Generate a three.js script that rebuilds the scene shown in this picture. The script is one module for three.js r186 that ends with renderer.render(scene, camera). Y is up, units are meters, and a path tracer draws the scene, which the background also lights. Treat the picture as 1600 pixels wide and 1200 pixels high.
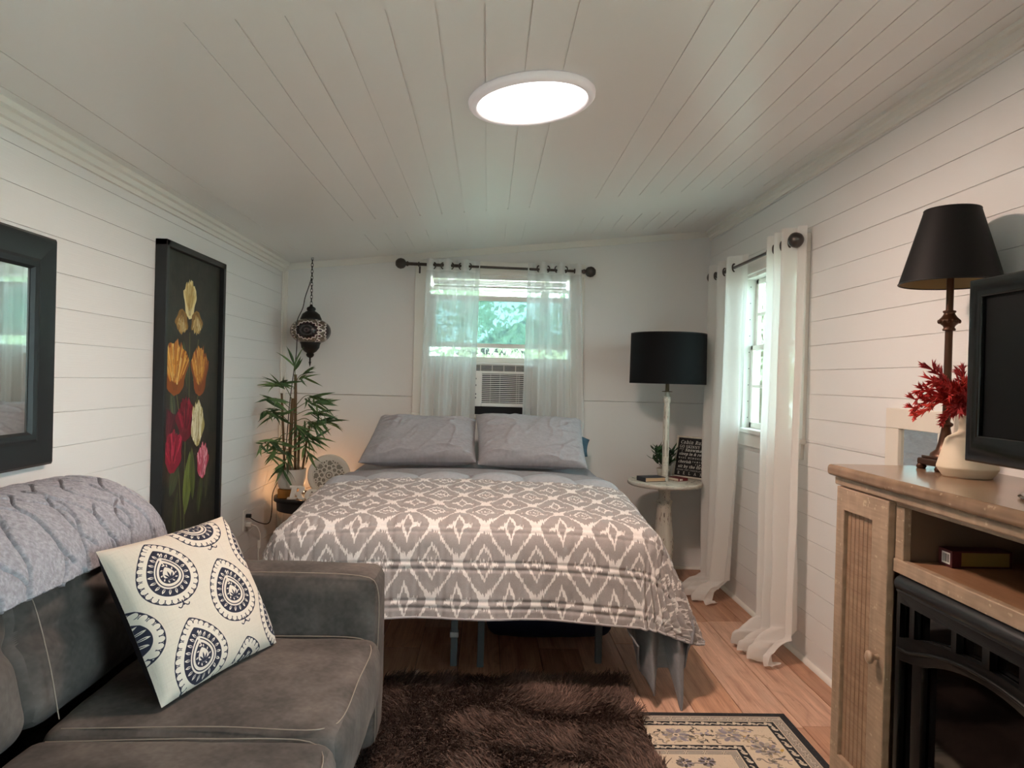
import * as THREE from 'three';
import { RoundedBoxGeometry } from 'three/addons/geometries/RoundedBoxGeometry.js';
import { mergeGeometries, mergeVertices, toCreasedNormals } from 'three/addons/utils/BufferGeometryUtils.js';
import { FontLoader } from 'three/addons/loaders/FontLoader.js';
import { TextGeometry } from 'three/addons/geometries/TextGeometry.js';
import { RectAreaLightUniformsLib } from 'three/addons/lights/RectAreaLightUniformsLib.js';

// ---------------------------------------------------------------- camera, sky, sun, exposure
const scene = new THREE.Scene();
const camera = new THREE.PerspectiveCamera(2 * Math.atan(600 / 1130) * 180 / Math.PI, 4 / 3, 0.05, 120);
camera.position.set(0, 1.29, 0);
camera.rotation.set(-0.0062, -0.0338, 0.0262, 'YXZ');
const renderer = new THREE.WebGLRenderer({ antialias: true });
renderer.toneMapping = THREE.LinearToneMapping;
renderer.toneMappingExposure = 1.78;
renderer.shadowMap.enabled = true;
RectAreaLightUniformsLib.init();
scene.background = new THREE.Color().setRGB(0.75, 0.91, 1.0);
scene.backgroundIntensity = 12;
const sun = new THREE.DirectionalLight(new THREE.Color().setRGB(1, 0.97, 0.9), 14);
sun.position.set(-9, 14, -3.2);
sun.target.position.set(0, 0, -4);
sun.castShadow = true;
Object.assign(sun.shadow.camera, { left: -16, right: 16, top: 16, bottom: -16, near: 1, far: 50 });
sun.shadow.mapSize.set(2048, 2048);
scene.add(sun, sun.target);

// ---------------------------------------------------------------- helpers
const V = (x, y, z) => new THREE.Vector3(x, y, z);
const { lerp, clamp, smoothstep } = THREE.MathUtils;
function rng(seed) { let s = seed >>> 0; return () => { s = (s + 0x6d2b79f5) | 0; let t = Math.imul(s ^ (s >>> 15), 1 | s); t = (t + Math.imul(t ^ (t >>> 7), 61 | t)) ^ t; return ((t ^ (t >>> 14)) >>> 0) / 4294967296; }; }
const hash = (x, y, s = 0) => { let h = Math.imul(x | 0, 374761393) + Math.imul(y | 0, 668265263) + Math.imul(s | 0, 1274126177); h = Math.imul(h ^ (h >>> 13), 1274126177); return ((h ^ (h >>> 16)) >>> 0) / 4294967296; };
// value noise that repeats every px by py cells
function noise(x, y, px, py, s = 0) {
  const ix = Math.floor(x), iy = Math.floor(y), fx = x - ix, fy = y - iy, u = fx * fx * (3 - 2 * fx), v = fy * fy * (3 - 2 * fy);
  const m = (a, n) => ((a % n) + n) % n, h = (a, b) => hash(m(a, px), m(b, py), s);
  return lerp(lerp(h(ix, iy), h(ix + 1, iy), u), lerp(h(ix, iy + 1), h(ix + 1, iy + 1), u), v);
}
function fbm(x, y, px, py, s = 0, oct = 4) { let a = 0.5, sum = 0, n = 0; for (let i = 0; i < oct; i++) { sum += a * noise(x, y, px, py, s + i); n += a; a *= 0.5; x *= 2; y *= 2; px *= 2; py *= 2; } return sum / n; }
const n1 = (x, y, s = 0) => fbm(x, y, 4096, 4096, s, 3) - 0.5;
function tex(w, h, fn, srgb = true) {
  const d = new Uint8Array(w * h * 4);
  for (let y = 0; y < h; y++) for (let x = 0; x < w; x++) { const c = fn(x / w, y / h, x, y), i = (y * w + x) * 4; if (typeof c === 'number') { d[i] = d[i + 1] = d[i + 2] = clamp(c, 0, 1) * 255; } else { d[i] = clamp(c[0], 0, 255); d[i + 1] = clamp(c[1], 0, 255); d[i + 2] = clamp(c[2], 0, 255); } d[i + 3] = 255; }
  const t = new THREE.DataTexture(d, w, h); t.magFilter = THREE.LinearFilter; t.minFilter = THREE.LinearMipmapLinearFilter; t.generateMipmaps = true; t.wrapS = t.wrapT = THREE.RepeatWrapping;
  if (srgb) t.colorSpace = THREE.SRGBColorSpace; t.needsUpdate = true; return t;
}
function canvasTex(w, h, draw) {
  const c = document.createElement('canvas'); c.width = w; c.height = h; draw(c.getContext('2d'), w, h);
  const t = new THREE.CanvasTexture(c); t.colorSpace = THREE.SRGBColorSpace; t.wrapS = t.wrapT = THREE.RepeatWrapping; return t;
}
const rep = (t, u, v) => { const c = t.clone(); c.repeat.set(u, v); c.needsUpdate = true; return c; };
const mat = (color, roughness = 0.6, extra = {}) => new THREE.MeshStandardMaterial({ color, roughness, ...extra });
const phys = (o) => new THREE.MeshPhysicalMaterial(o);
const mix3 = (a, b, t) => [lerp(a[0], b[0], t), lerp(a[1], b[1], t), lerp(a[2], b[2], t)];
// uv in metres, taken from the two axes across each face
function metreUV(g) {
  g = g.index ? g.toNonIndexed() : g; if (!g.attributes.normal) g.computeVertexNormals();
  const p = g.attributes.position, n = g.attributes.normal, uv = new Float32Array(p.count * 2);
  for (let i = 0; i < p.count; i += 3) {
    let ax = 0, ay = 0, az = 0; for (let k = 0; k < 3; k++) { ax += Math.abs(n.getX(i + k)); ay += Math.abs(n.getY(i + k)); az += Math.abs(n.getZ(i + k)); }
    for (let k = 0; k < 3; k++) { const j = i + k, x = p.getX(j), y = p.getY(j), z = p.getZ(j); uv.set(ay >= ax && ay >= az ? [x, z] : ax >= az ? [y, z] : [x, y], j * 2); }
  }
  return g.setAttribute('uv', new THREE.BufferAttribute(uv, 2));
}
const taken = new Map();
function numbered(n) { const k = taken.get(n) || 0; taken.set(n, k + 1); return k ? `${n}_${String(k).padStart(3, '0')}` : n; }
function part(name, geo, material, parent) { const m = new THREE.Mesh(geo, material); m.name = name; parent.add(m); return m; }
function tagIt(o, label, category, group, kind) { o.userData.label = label; o.userData.category = category; if (group) o.userData.group = group; if (kind) o.userData.kind = kind; return o; }
function thing(name, label, category, pos = [0, 0, 0], turn = 0, group) { const g = new THREE.Group(); g.name = numbered(name); g.position.set(...pos); g.rotation.y = turn; scene.add(g); return tagIt(g, label, category, group); }
function solo(name, geo, material, label, category, pos = [0, 0, 0], group, kind) { const m = new THREE.Mesh(geo, material); m.name = numbered(name); m.position.set(...pos); scene.add(m); return tagIt(m, label, category, group, kind); }
function structure(name, label, category) { const g = new THREE.Group(); g.name = name; scene.add(g); return tagIt(g, label, category, null, 'structure'); }
const at = (g, x = 0, y = 0, z = 0, rx = 0, ry = 0, rz = 0) => { if (rx) g.rotateX(rx); if (ry) g.rotateY(ry); if (rz) g.rotateZ(rz); return g.translate(x, y, z); };
const box = (w, h, d, x, y, z) => new THREE.BoxGeometry(w, h, d).translate(x, y, z);
const span = (x0, x1, y0, y1, z0, z1) => box(x1 - x0, y1 - y0, z1 - z0, (x0 + x1) / 2, (y0 + y1) / 2, (z0 + z1) / 2);
const rbox = (w, h, d, r, x = 0, y = 0, z = 0, seg = 2) => new RoundedBoxGeometry(w, h, d, seg, r).translate(x, y, z);
const rspan = (x0, x1, y0, y1, z0, z1, r = 0.003, seg = 2) => rbox(x1 - x0, y1 - y0, z1 - z0, Math.min(r, (x1 - x0) / 2.01, (y1 - y0) / 2.01, (z1 - z0) / 2.01), (x0 + x1) / 2, (y0 + y1) / 2, (z0 + z1) / 2, seg);
const cyl = (r0, r1, h, x = 0, y = 0, z = 0, seg = 24) => new THREE.CylinderGeometry(r1, r0, h, seg).translate(x, y, z);
const lathe = (pts, seg = 40) => new THREE.LatheGeometry(pts.map(([r, y]) => new THREE.Vector2(Math.max(r, 0.0001), y)), seg);
const tube = (pts, r, seg = 40, rad = 8) => new THREE.TubeGeometry(new THREE.CatmullRomCurve3(pts.map((p) => p.isVector3 ? p : V(...p))), seg, r, rad, false);
const merge = (list) => mergeGeometries(list.map((g) => { g = g.index ? g.toNonIndexed() : g; for (const k of Object.keys(g.attributes)) if (!['position', 'normal', 'uv'].includes(k)) g.deleteAttribute(k); return g; }));
// a grid of points fn(u, v), u across and v along, uv in the units that uvf gives
function sheet(nu, nv, fn, uvf = (u, v) => [u, v]) {
  const pos = [], uv = [], idx = [];
  for (let j = 0; j <= nv; j++) for (let i = 0; i <= nu; i++) { const p = fn(i / nu, j / nv); pos.push(p.x, p.y, p.z); uv.push(...uvf(i / nu, j / nv)); }
  for (let j = 0; j < nv; j++) for (let i = 0; i < nu; i++) { const a = j * (nu + 1) + i, b = a + 1, c = a + nu + 1, d = c + 1; idx.push(a, c, b, b, c, d); }
  const g = new THREE.BufferGeometry(); g.setAttribute('position', new THREE.Float32BufferAttribute(pos, 3)); g.setAttribute('uv', new THREE.Float32BufferAttribute(uv, 2)); g.setIndex(idx); g.computeVertexNormals(); return g;
}
// a sheet with a back face t behind it and closed rims
function thickSheet(nu, nv, fn, t, uvf = (u, v) => [u, v]) {
  const front = sheet(nu, nv, fn, uvf), p = front.attributes.position, n = front.attributes.normal, N = p.count, pos = Array.from(p.array), uv = Array.from(front.attributes.uv.array), idx = Array.from(front.index.array);
  for (let i = 0; i < N; i++) { pos.push(p.getX(i) - n.getX(i) * t, p.getY(i) - n.getY(i) * t, p.getZ(i) - n.getZ(i) * t); uv.push(front.attributes.uv.getX(i), front.attributes.uv.getY(i)); }
  const m = idx.length; for (let i = 0; i < m; i += 3) idx.push(idx[i] + N, idx[i + 2] + N, idx[i + 1] + N);
  const id = (i, j) => j * (nu + 1) + i, wall = (a, b) => idx.push(a, b, a + N, b, b + N, a + N);
  for (let i = 0; i < nu; i++) { wall(id(i, 0), id(i + 1, 0)); wall(id(i + 1, nv), id(i, nv)); }
  for (let j = 0; j < nv; j++) { wall(id(0, j + 1), id(0, j)); wall(id(nu, j), id(nu, j + 1)); }
  const g = new THREE.BufferGeometry(); g.setAttribute('position', new THREE.Float32BufferAttribute(pos, 3)); g.setAttribute('uv', new THREE.Float32BufferAttribute(uv, 2)); g.setIndex(idx); g.computeVertexNormals(); return g;
}
// a stuffed block: rounded box, faces bulged out by b, ripples by noise
function cushion(w, h, d, r, b, wr = 0.004, seed = 1, seg = 28) {
  const g = new THREE.BoxGeometry(w, h, d, seg, Math.max(8, Math.round(seg * h / w)), seg), p = g.attributes.position, hx = w / 2, hy = h / 2, hz = d / 2, c = V(0, 0, 0), v = V(0, 0, 0);
  for (let i = 0; i < p.count; i++) {
    v.fromBufferAttribute(p, i); c.set(clamp(v.x, -hx + r, hx - r), clamp(v.y, -hy + r, hy - r), clamp(v.z, -hz + r, hz - r));
    const o = v.clone().sub(c); if (o.lengthSq() > 0) { o.setLength(r); v.copy(c).add(o); }
    const a = v.x / hx, e = v.y / hy, f = v.z / hz, q = (t) => 1 - t * t;
    v.x += Math.sign(a) * b[0] * q(e) * q(f) * Math.abs(a) ** 3; v.y += Math.sign(e) * b[1] * q(a) * q(f) * Math.abs(e) ** 3; v.z += Math.sign(f) * b[2] * q(a) * q(e) * Math.abs(f) ** 3;
    const k = wr * n1(v.x * 9 + seed * 7, v.z * 9 + v.y * 7, seed); v.addScaledVector(o.lengthSq() ? o.normalize() : v.clone().normalize(), k);
    p.setXYZ(i, v.x, v.y, v.z);
  }
  g.deleteAttribute('uv'); g.deleteAttribute('normal'); const m = mergeVertices(g, 1e-5); m.computeVertexNormals(); return m;
}

// ---------------------------------------------------------------- textures and materials
const paintGrain = tex(256, 256, (u, v) => 0.5 + 0.5 * (fbm(u * 32, v * 32, 32, 32, 3, 3) - 0.5), false);
const wallPaint = mat('#e9e8e6', 0.5, { bumpMap: rep(paintGrain, 3, 3), bumpScale: 0.0006 });
const ceilPaint = mat('#eae9e6', 0.34, { bumpMap: rep(paintGrain, 3, 3), bumpScale: 0.0004 });
const trimPaint = mat('#ece9e2', 0.35);
function woodTex(seed, a, b, c, w = 512, h = 1024) {
  return tex(w, h, (u, v) => {
    const warp = fbm(u * 3, v * 4, 3, 4, seed, 3) * 0.55, ring = Math.abs(Math.sin((u * 5 + warp * 5.0 + 0.4 * fbm(u * 2, v * 2, 2, 2, seed + 9, 2)) * Math.PI));
    const fine = noise(u * 160, v * 10, 160, 10, seed + 20), mid = fbm(u * 26, v * 4, 26, 4, seed + 30, 3), pore = noise(u * 256, v * 28, 256, 28, seed + 41) > 0.86 ? 0.25 : 0;
    let k = 0.5 * ring ** 0.6 * 0.5 + 0.35 * mid + 0.25 * fine - pore; const col = mix3(b, a, clamp(k * 1.25, 0, 1)); return mix3(col, c, clamp((fbm(u * 4, v * 5, 4, 5, seed + 50, 3) - 0.52) * 2.2, 0, 0.6));
  });
}
const floorMats = [['#ffffff', 1], ['#e3d6cb', 2], ['#f6e8da', 3], ['#cfc2b8', 4]].map(([tint, s]) => mat(tint, 0.42, { map: rep(woodTex(s * 11, [236, 194, 168], [160, 118, 96], [204, 168, 146]), 1 / 0.38, 1 / 1.3) }));
const suedeTex = tex(512, 512, (u, v) => { const p = fbm(u * 6, v * 6, 6, 6, 5, 4), q = fbm(u * 60, v * 60, 60, 60, 6, 2); const k = 0.78 + 0.5 * (p - 0.5) + 0.18 * (q - 0.5); return [104 * k, 95 * k, 90 * k]; });
const suede = phys({ color: '#ffffff', map: rep(suedeTex, 1.6, 1.6), roughness: 0.92, sheen: 0.25, sheenColor: new THREE.Color('#b0a299'), sheenRoughness: 0.5 });
const stitchTan = mat('#8f8276', 0.8);
const blackMetal = mat('#121212', 0.4, { metalness: 0.3 });
const blackWood = mat('#17191b', 0.42);
const pewter = mat('#55524f', 0.33, { metalness: 0.85 });
const whitePlastic = mat('#e9e9e6', 0.4);
const darkVoid = mat('#1a1c1e', 0.7);
const bronze = mat('#4b2f1e', 0.35, { metalness: 0.55 });
const weaveTex = tex(256, 256, (u, v, x, y) => 0.5 + 0.28 * ((x >> 1) % 2 ? 1 : -1) * ((y >> 1) % 2 ? 1 : -1) + 0.3 * (noise(u * 64, v * 64, 64, 64, 8) - 0.5), false);
const chipTex = (seed) => tex(512, 512, (u, v) => { const p = fbm(u * 9, v * 9, 9, 9, seed, 4), q = fbm(u * 40, v * 40, 40, 40, seed + 5, 2), w = [222, 214, 200], t = 0.93 + 0.12 * (fbm(u * 5, v * 5, 5, 5, seed + 2, 3) - 0.5); return p * 0.6 + q * 0.4 > 0.66 ? [92, 78, 64] : [w[0] * t, w[1] * t, w[2] * t]; });
const chippedWhite = mat('#ffffff', 0.55, { map: rep(chipTex(71), 2.4, 2.4) });

// ---------------------------------------------------------------- the room
const XL = -1.41, XR = 1.53, ZB = -5.0, ZF = 1.7, PITCH = 0.1143, ceilY = (x) => 2.04 + 0.109 * (x - XL), SLOPE = Math.atan(0.109);
{ // floor planks
  const floor = structure('floor', 'brown wood plank floor', 'floor');
  part('subfloor', span(XL - 0.12, XR + 0.12, -0.1, -0.012, ZB - 0.12, ZF + 0.12), mat('#3a2a20', 0.9), floor);
  const r = rng(5), W = 0.19;
  for (let i = -8, x = XL - 0.02; x < XR; i++, x += W) {
    let z = ZF - r() * 1.0;
    for (let z1 = ZF; z1 > ZB;) {
      const z0 = Math.max(ZB, z), x1 = Math.min(x + W, XR);
      const g = metreUV(rspan(x + 0.0013, x1 - 0.0013, -0.012, 0, z0 + 0.0012, z1 - 0.0012, 0.0018, 1)), uv = g.attributes.uv, ou = r() * 3, ov = r() * 3;
      for (let k = 0; k < uv.count; k++) uv.setXY(k, uv.getX(k) + ou, uv.getY(k) + ov);
      part('plank', g, floorMats[Math.floor(r() * 4)], floor); z1 = z0; z = z0 - 1.2;
    }
  }
}
function plankWall(name, label, x, dir, top, holes = []) {
  const wall = structure(name, label, 'wall'), out = x + dir * 0.1, lo = Math.min(x, out) + (dir < 0 ? 0 : 0.0042), hi = Math.max(x, out) - (dir < 0 ? 0.0042 : 0);
  // the runs along the wall that are left of the height y0 to y1 once the openings are taken out
  const runs = (y0, y1) => { const r = []; let z = ZB; for (const h of holes.filter((q) => y1 > q.y0 + 1e-6 && y0 < q.y1 - 1e-6)) { if (h.z0 > z) r.push([z, h.z0]); z = h.z1; } r.push([z, ZF]); return r; };
  const cuts = (list) => [...new Set(list)].sort((p, q) => p - q), edges = holes.flatMap((h) => [h.y0, h.y1]);
  const bands = cuts([0, top, ...edges]); for (let i = 0; i + 1 < bands.length; i++) for (const [z0, z1] of runs(bands[i], bands[i + 1])) part('backing', span(lo, hi, bands[i], bands[i + 1], z0, z1), wallPaint, wall);
  const p0 = Math.min(x, x + dir * 0.004), p1 = Math.max(x, x + dir * 0.004);
  for (let y = 0; y < top; y += PITCH) {
    const a = y + 0.0009, b = Math.min(y + PITCH, top) - 0.0009; if (b - a < 0.01) continue;
    const c = cuts([a, b, ...edges.filter((e) => e > a && e < b)]);
    for (let i = 0; i + 1 < c.length; i++) for (const [z0, z1] of runs(c[i], c[i + 1])) part('plank', rspan(p0, p1, c[i], c[i + 1], z0, z1, 0.0009, 1), wallPaint, wall);
  }
  return wall;
}
const WIN2 = { z0: -4.3, z1: -3.5, y0: 1.04, y1: 1.94 }, FILL_DOOR = { z0: -0.7, z1: 0.5, y0: 0, y1: 2.06 };  // the door opening is added out of view to bring in daylight
plankWall('wall_left', 'white painted horizontal plank wall behind the sofa', XL, -1, ceilY(XL) + 0.06);
plankWall('wall_right', 'white painted horizontal plank wall with window', XR, 1, ceilY(XR) + 0.06, [WIN2, FILL_DOOR]);
const WIN1 = { x0: -0.43, x1: 0.57, y0: 1.045, y1: 2.005 };
{ // back wall: two flat panels, one above the other, with the window cut out
  const wall = structure('wall_back', 'flat painted end wall with window behind the bed', 'wall');
  part('backing', span(XL - 0.1, WIN1.x0, 0, 2.04, ZB - 0.112, ZB - 0.1), wallPaint, wall); part('backing', span(WIN1.x1, XR + 0.1, 0, 2.2, ZB - 0.112, ZB - 0.1), wallPaint, wall);
  for (const [y0, y1] of [[0, 1.155], [1.158, 2.5]]) {
    const { x0: a, x1: b } = WIN1, l = XL - 0.1, r = XR + 0.1, low = y0 === 0;
    const s = new THREE.Shape((low ? [[l, 0], [r, 0], [r, y1], [b, y1], [b, WIN1.y0], [a, WIN1.y0], [a, y1], [l, y1]] : [[l, y0], [a, y0], [a, WIN1.y1], [b, WIN1.y1], [b, y0], [r, y0], [r, ceilY(r) + 0.005], [l, ceilY(l) + 0.005]]).map(([x, y]) => new THREE.Vector2(x, y)));
    part('panel', metreUV(new THREE.ExtrudeGeometry(s, { depth: 0.1, bevelEnabled: false }).translate(0, 0, ZB - 0.1)), wallPaint, wall);
  }
}
{ const wall = structure('wall_front', 'white painted end wall facing the bed', 'wall');
  const s = new THREE.Shape([[XL - 0.1, 0], [XR + 0.1, 0], [XR + 0.1, ceilY(XR + 0.1)], [XL - 0.1, ceilY(XL - 0.1)]].map((q) => new THREE.Vector2(...q)));
  part('panel', new THREE.ExtrudeGeometry(s, { depth: 0.1, bevelEnabled: false }).translate(0, 0, ZF), wallPaint, wall); }
{ // ceiling: sheets of panelling with routed grooves that stop short of the sheet ends
  const ceil = new THREE.Group(); ceil.name = 'ceiling'; scene.add(ceil); tagIt(ceil, 'sloping white ceiling of grooved panel sheets', 'ceiling', null, 'structure');
  ceil.position.set(0, ceilY(0), 0); ceil.rotation.z = SLOPE;
  part('backing', span(XL - 0.14, XR + 0.14, 0.003, 0.1, ZB - 0.12, ZF + 0.12), ceilPaint, ceil);
  const cols = [[XL - 0.1, -0.98, [-1.345, -1.22]], [-0.98, 0.37, [-0.743, -0.623, -0.505, -0.385, -0.268, -0.148, -0.031, 0.085, 0.2]], [0.37, XR + 0.1, [0.545, 0.664, 0.777, 0.89, 1.0, 1.109, 1.215, 1.33, 1.44]]];
  const rows = [[ZB - 0.02, -4.075, -4.76, -4.25], [-4.075, -1.55, -3.88, -1.74], [-1.55, ZF + 0.02, -1.36, 1.5]];
  for (const [x0, x1, gs] of cols) for (const [z0, z1, g0, g1] of rows) {
    const s = new THREE.Shape(); s.moveTo(x0, z0); s.lineTo(x1, z0); s.lineTo(x1, z1); s.lineTo(x0, z1); s.closePath();
    for (const gx of gs) { const e = x0 > 0.3 && z0 > -4.5 && z1 < 0 ? 0.09 : 0, h = new THREE.Path(); h.moveTo(gx - 0.0022, g0 + e); h.lineTo(gx - 0.0022, g1); h.lineTo(gx + 0.0022, g1); h.lineTo(gx + 0.0022, g0 + e); h.closePath(); s.holes.push(h); }
    part('panel', metreUV(at(new THREE.ExtrudeGeometry(s, { depth: 0.003, bevelEnabled: false }), 0, 0.003, 0, Math.PI / 2)), ceilPaint, ceil);
  }
}
{ // trims
  const cove = (name, label, list) => { const t = structure(name, label, 'trim'); list.forEach((g) => part('moulding', g, trimPaint, t)); return t; };
  const prof = (sx) => { const s = new THREE.Shape(); s.moveTo(0, 0.02); s.lineTo(0, -0.062); s.lineTo(sx * 0.012, -0.062); s.lineTo(sx * 0.014, -0.044); s.lineTo(sx * 0.024, -0.04); s.lineTo(sx * 0.026, -0.018); s.lineTo(sx * 0.04, -0.014); s.lineTo(sx * 0.042, 0.02); s.closePath(); return new THREE.ExtrudeGeometry(s, { depth: ZF - ZB, bevelEnabled: false }); };
  cove('trim_1', 'stepped white crown moulding above the left plank wall', [prof(1).translate(XL, ceilY(XL), ZB)]);
  cove('trim_2', 'stepped white crown moulding above the right plank wall', [prof(-1).translate(XR, ceilY(XR) - 0.004, ZB)]);
  cove('trim_3', 'thin sloping white crown board above the bed window', [at(box((XR - XL) / Math.cos(SLOPE), 0.045, 0.014, 0, -0.022, 0), 0.06, ceilY(0.06), ZB + 0.007, 0, 0, SLOPE)]);
  cove('trim_4', 'vertical white corner strip behind the hanging lantern', [rspan(XL, XL + 0.03, 0, ceilY(XL) - 0.05, ZB, ZB + 0.012, 0.004), rspan(XL, XL + 0.01, 0, ceilY(XL) - 0.06, ZB + 0.012, ZB + 0.05, 0.004)]);
  const quarter = (len) => { const s = new THREE.Shape(); s.moveTo(0, 0); s.lineTo(0.02, 0); s.absarc(0, 0, 0.02, 0, Math.PI / 2, false); s.lineTo(0, 0); return new THREE.ExtrudeGeometry(s, { depth: len, bevelEnabled: false, curveSegments: 8 }); };
  const b = (name, label, g) => { const t = structure(name, label, 'baseboard'); part('quarter_round', g, trimPaint, t); };
  b('baseboard_right', 'white quarter round along the right wall', at(quarter(ZF - ZB), XR, 0, ZF, 0, Math.PI, 0));
  b('baseboard_left', 'white quarter round along the left wall', at(quarter(ZF - ZB), XL, 0, ZB, 0, 0, 0));
  b('baseboard_back', 'white quarter round along the end wall', at(quarter(XR - XL), XR, 0, ZB, 0, -Math.PI / 2, 0));
}

// ---------------------------------------------------------------- windows
const paneTint = phys({ color: new THREE.Color().setRGB(0.42, 0.52, 0.52), transmission: 1, roughness: 0.4, thickness: 0, ior: 1.45 });
const paneScreen = phys({ color: new THREE.Color().setRGB(0.55, 0.62, 0.60), transmission: 1, roughness: 0.04, thickness: 0, ior: 1.45 });
const paneClear = phys({ color: new THREE.Color().setRGB(0.93, 0.99, 0.98), transmission: 1, roughness: 0.03, thickness: 0, ior: 1.45 });
{ const w = structure('window_1', 'white framed window with air conditioner behind the bed', 'window'), { x0, x1, y0, y1 } = WIN1, f = ZB;
  part('casing', rspan(x0 - 0.085, x0, y0 - 0.09, y1, f, f + 0.018), trimPaint, w); part('casing', rspan(x1, x1 + 0.085, y0 - 0.09, y1, f, f + 0.018), trimPaint, w);
  part('casing', rspan(x0 - 0.085, x1 + 0.085, y1, y1 + 0.09, f, f + 0.02), trimPaint, w);
  part('sill', rspan(x0 - 0.09, x1 + 0.09, y0 - 0.025, y0, f - 0.09, f + 0.045, 0.006), trimPaint, w); part('apron', rspan(x0 - 0.07, x1 + 0.07, y0 - 0.1, y0 - 0.025, f, f + 0.016), trimPaint, w);
  part('jamb', span(x0, x0 + 0.02, y0, y1, f - 0.1, f), trimPaint, w); part('jamb', span(x1 - 0.02, x1, y0, y1, f - 0.1, f), trimPaint, w); part('jamb', span(x0, x1, y1 - 0.012, y1, f - 0.1, f), trimPaint, w);
  const rail = (a, b, z = f - 0.055, t = 0.03) => part('sash_rail', rspan(x0 + 0.02, x1 - 0.02, a, b, z - t / 2, z + t / 2, 0.004), trimPaint, w);
  rail(1.832, 1.868); rail(1.505, 1.536); rail(1.905, 1.93, f - 0.08);
  for (const s of [x0 + 0.02, x1 - 0.06]) part('sash_stile', rspan(s, s + 0.04, 1.505, 1.868, f - 0.07, f - 0.04, 0.004), trimPaint, w);
  part('pane', span(x0 + 0.06, x1 - 0.06, 1.536, 1.832, f - 0.057, f - 0.053), paneTint, w);
  part('storm_pane', span(x0 + 0.02, x1 - 0.02, 1.39, 1.93, f - 0.092, f - 0.089), paneScreen, w);
  part('filler_board', rspan(x0 + 0.02, x1 - 0.02, 1.402, 1.44, f - 0.06, f - 0.03, 0.003), trimPaint, w);
  const acc = []; for (const [a, b] of [[x0 + 0.02, -0.098], [0.318, x1 - 0.02]]) { acc.length = 0; const n = 9; for (let i = 0; i < n; i++) { const xa = lerp(a, b, i / n), xb = lerp(a, b, (i + 1) / n); acc.push(span(xa, xb, y0, 1.402, f - 0.062 + (i % 2) * 0.008, f - 0.052 + (i % 2) * 0.008)); } part('side_curtain', merge(acc), whitePlastic, w); } }
{ const w = structure('window_2', 'white double hung window with muntins in the plank wall', 'window'), { z0, z1, y0, y1 } = WIN2, x = XR;
  part('casing', rspan(x - 0.018, x, y0 - 0.02, y1, z0 - 0.085, z0), trimPaint, w); part('casing', rspan(x - 0.018, x, y0 - 0.02, y1, z1, z1 + 0.085), trimPaint, w);
  part('casing', rspan(x - 0.02, x, y1, y1 + 0.09, z0 - 0.085, z1 + 0.085), trimPaint, w);
  part('sill', rspan(x - 0.03, x + 0.06, y0 - 0.025, y0, z0 - 0.09, z1 + 0.09, 0.005), trimPaint, w); part('apron', rspan(x - 0.016, x, y0 - 0.1, y0 - 0.025, z0 - 0.07, z1 + 0.07), trimPaint, w);
  part('jamb', span(x, x + 0.1, y0, y1, z0, z0 + 0.018), trimPaint, w); part('jamb', span(x, x + 0.1, y0, y1, z1 - 0.018, z1), trimPaint, w); part('jamb', span(x, x + 0.1, y1 - 0.016, y1, z0, z1), trimPaint, w);
  const mid = 1.5, a = z0 + 0.018, b = z1 - 0.018;
  for (const [yA, yB, xs] of [[mid, y1 - 0.016, x + 0.075], [y0, mid + 0.03, x + 0.052]]) {
    part('sash_rail', rspan(xs - 0.012, xs + 0.012, yA, yA + 0.035, a, b, 0.004), trimPaint, w); part('sash_rail', rspan(xs - 0.012, xs + 0.012, yB - 0.03, yB, a, b, 0.004), trimPaint, w);
    part('sash_stile', rspan(xs - 0.012, xs + 0.012, yA, yB, a, a + 0.035, 0.004), trimPaint, w); part('sash_stile', rspan(xs - 0.012, xs + 0.012, yA, yB, b - 0.035, b, 0.004), trimPaint, w);
    const ya = yA + 0.035, yb = yB - 0.03, za = a + 0.035, zb = b - 0.035, ym = (ya + yb) / 2;
    part('muntin', span(xs - 0.009, xs + 0.009, ym - 0.009, ym + 0.009, za, zb), trimPaint, w);
    for (let k = 1; k < 3; k++) { const zm = lerp(za, zb, k / 3); part('muntin', span(xs - 0.009, xs + 0.009, ya, yb, zm - 0.009, zm + 0.009), trimPaint, w); }
    for (let r = 0; r < 2; r++) for (let k = 0; k < 3; k++) part('pane', span(xs - 0.0015, xs + 0.0015, r ? ym + 0.009 : ya, r ? yb : ym - 0.009, lerp(za, zb, k / 3) + 0.009, lerp(za, zb, (k + 1) / 3) - 0.009), paneScreen, w);
  }
  for (let k = 0; k < 9; k++) part('screw', at(cyl(0.003, 0.003, 0.002, 0, 0, 0, 8), XR + 0.03, lerp(1.1, 1.88, k / 8), z0 + 0.0192, Math.PI / 2, 0, 0), pewter, w); }

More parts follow.
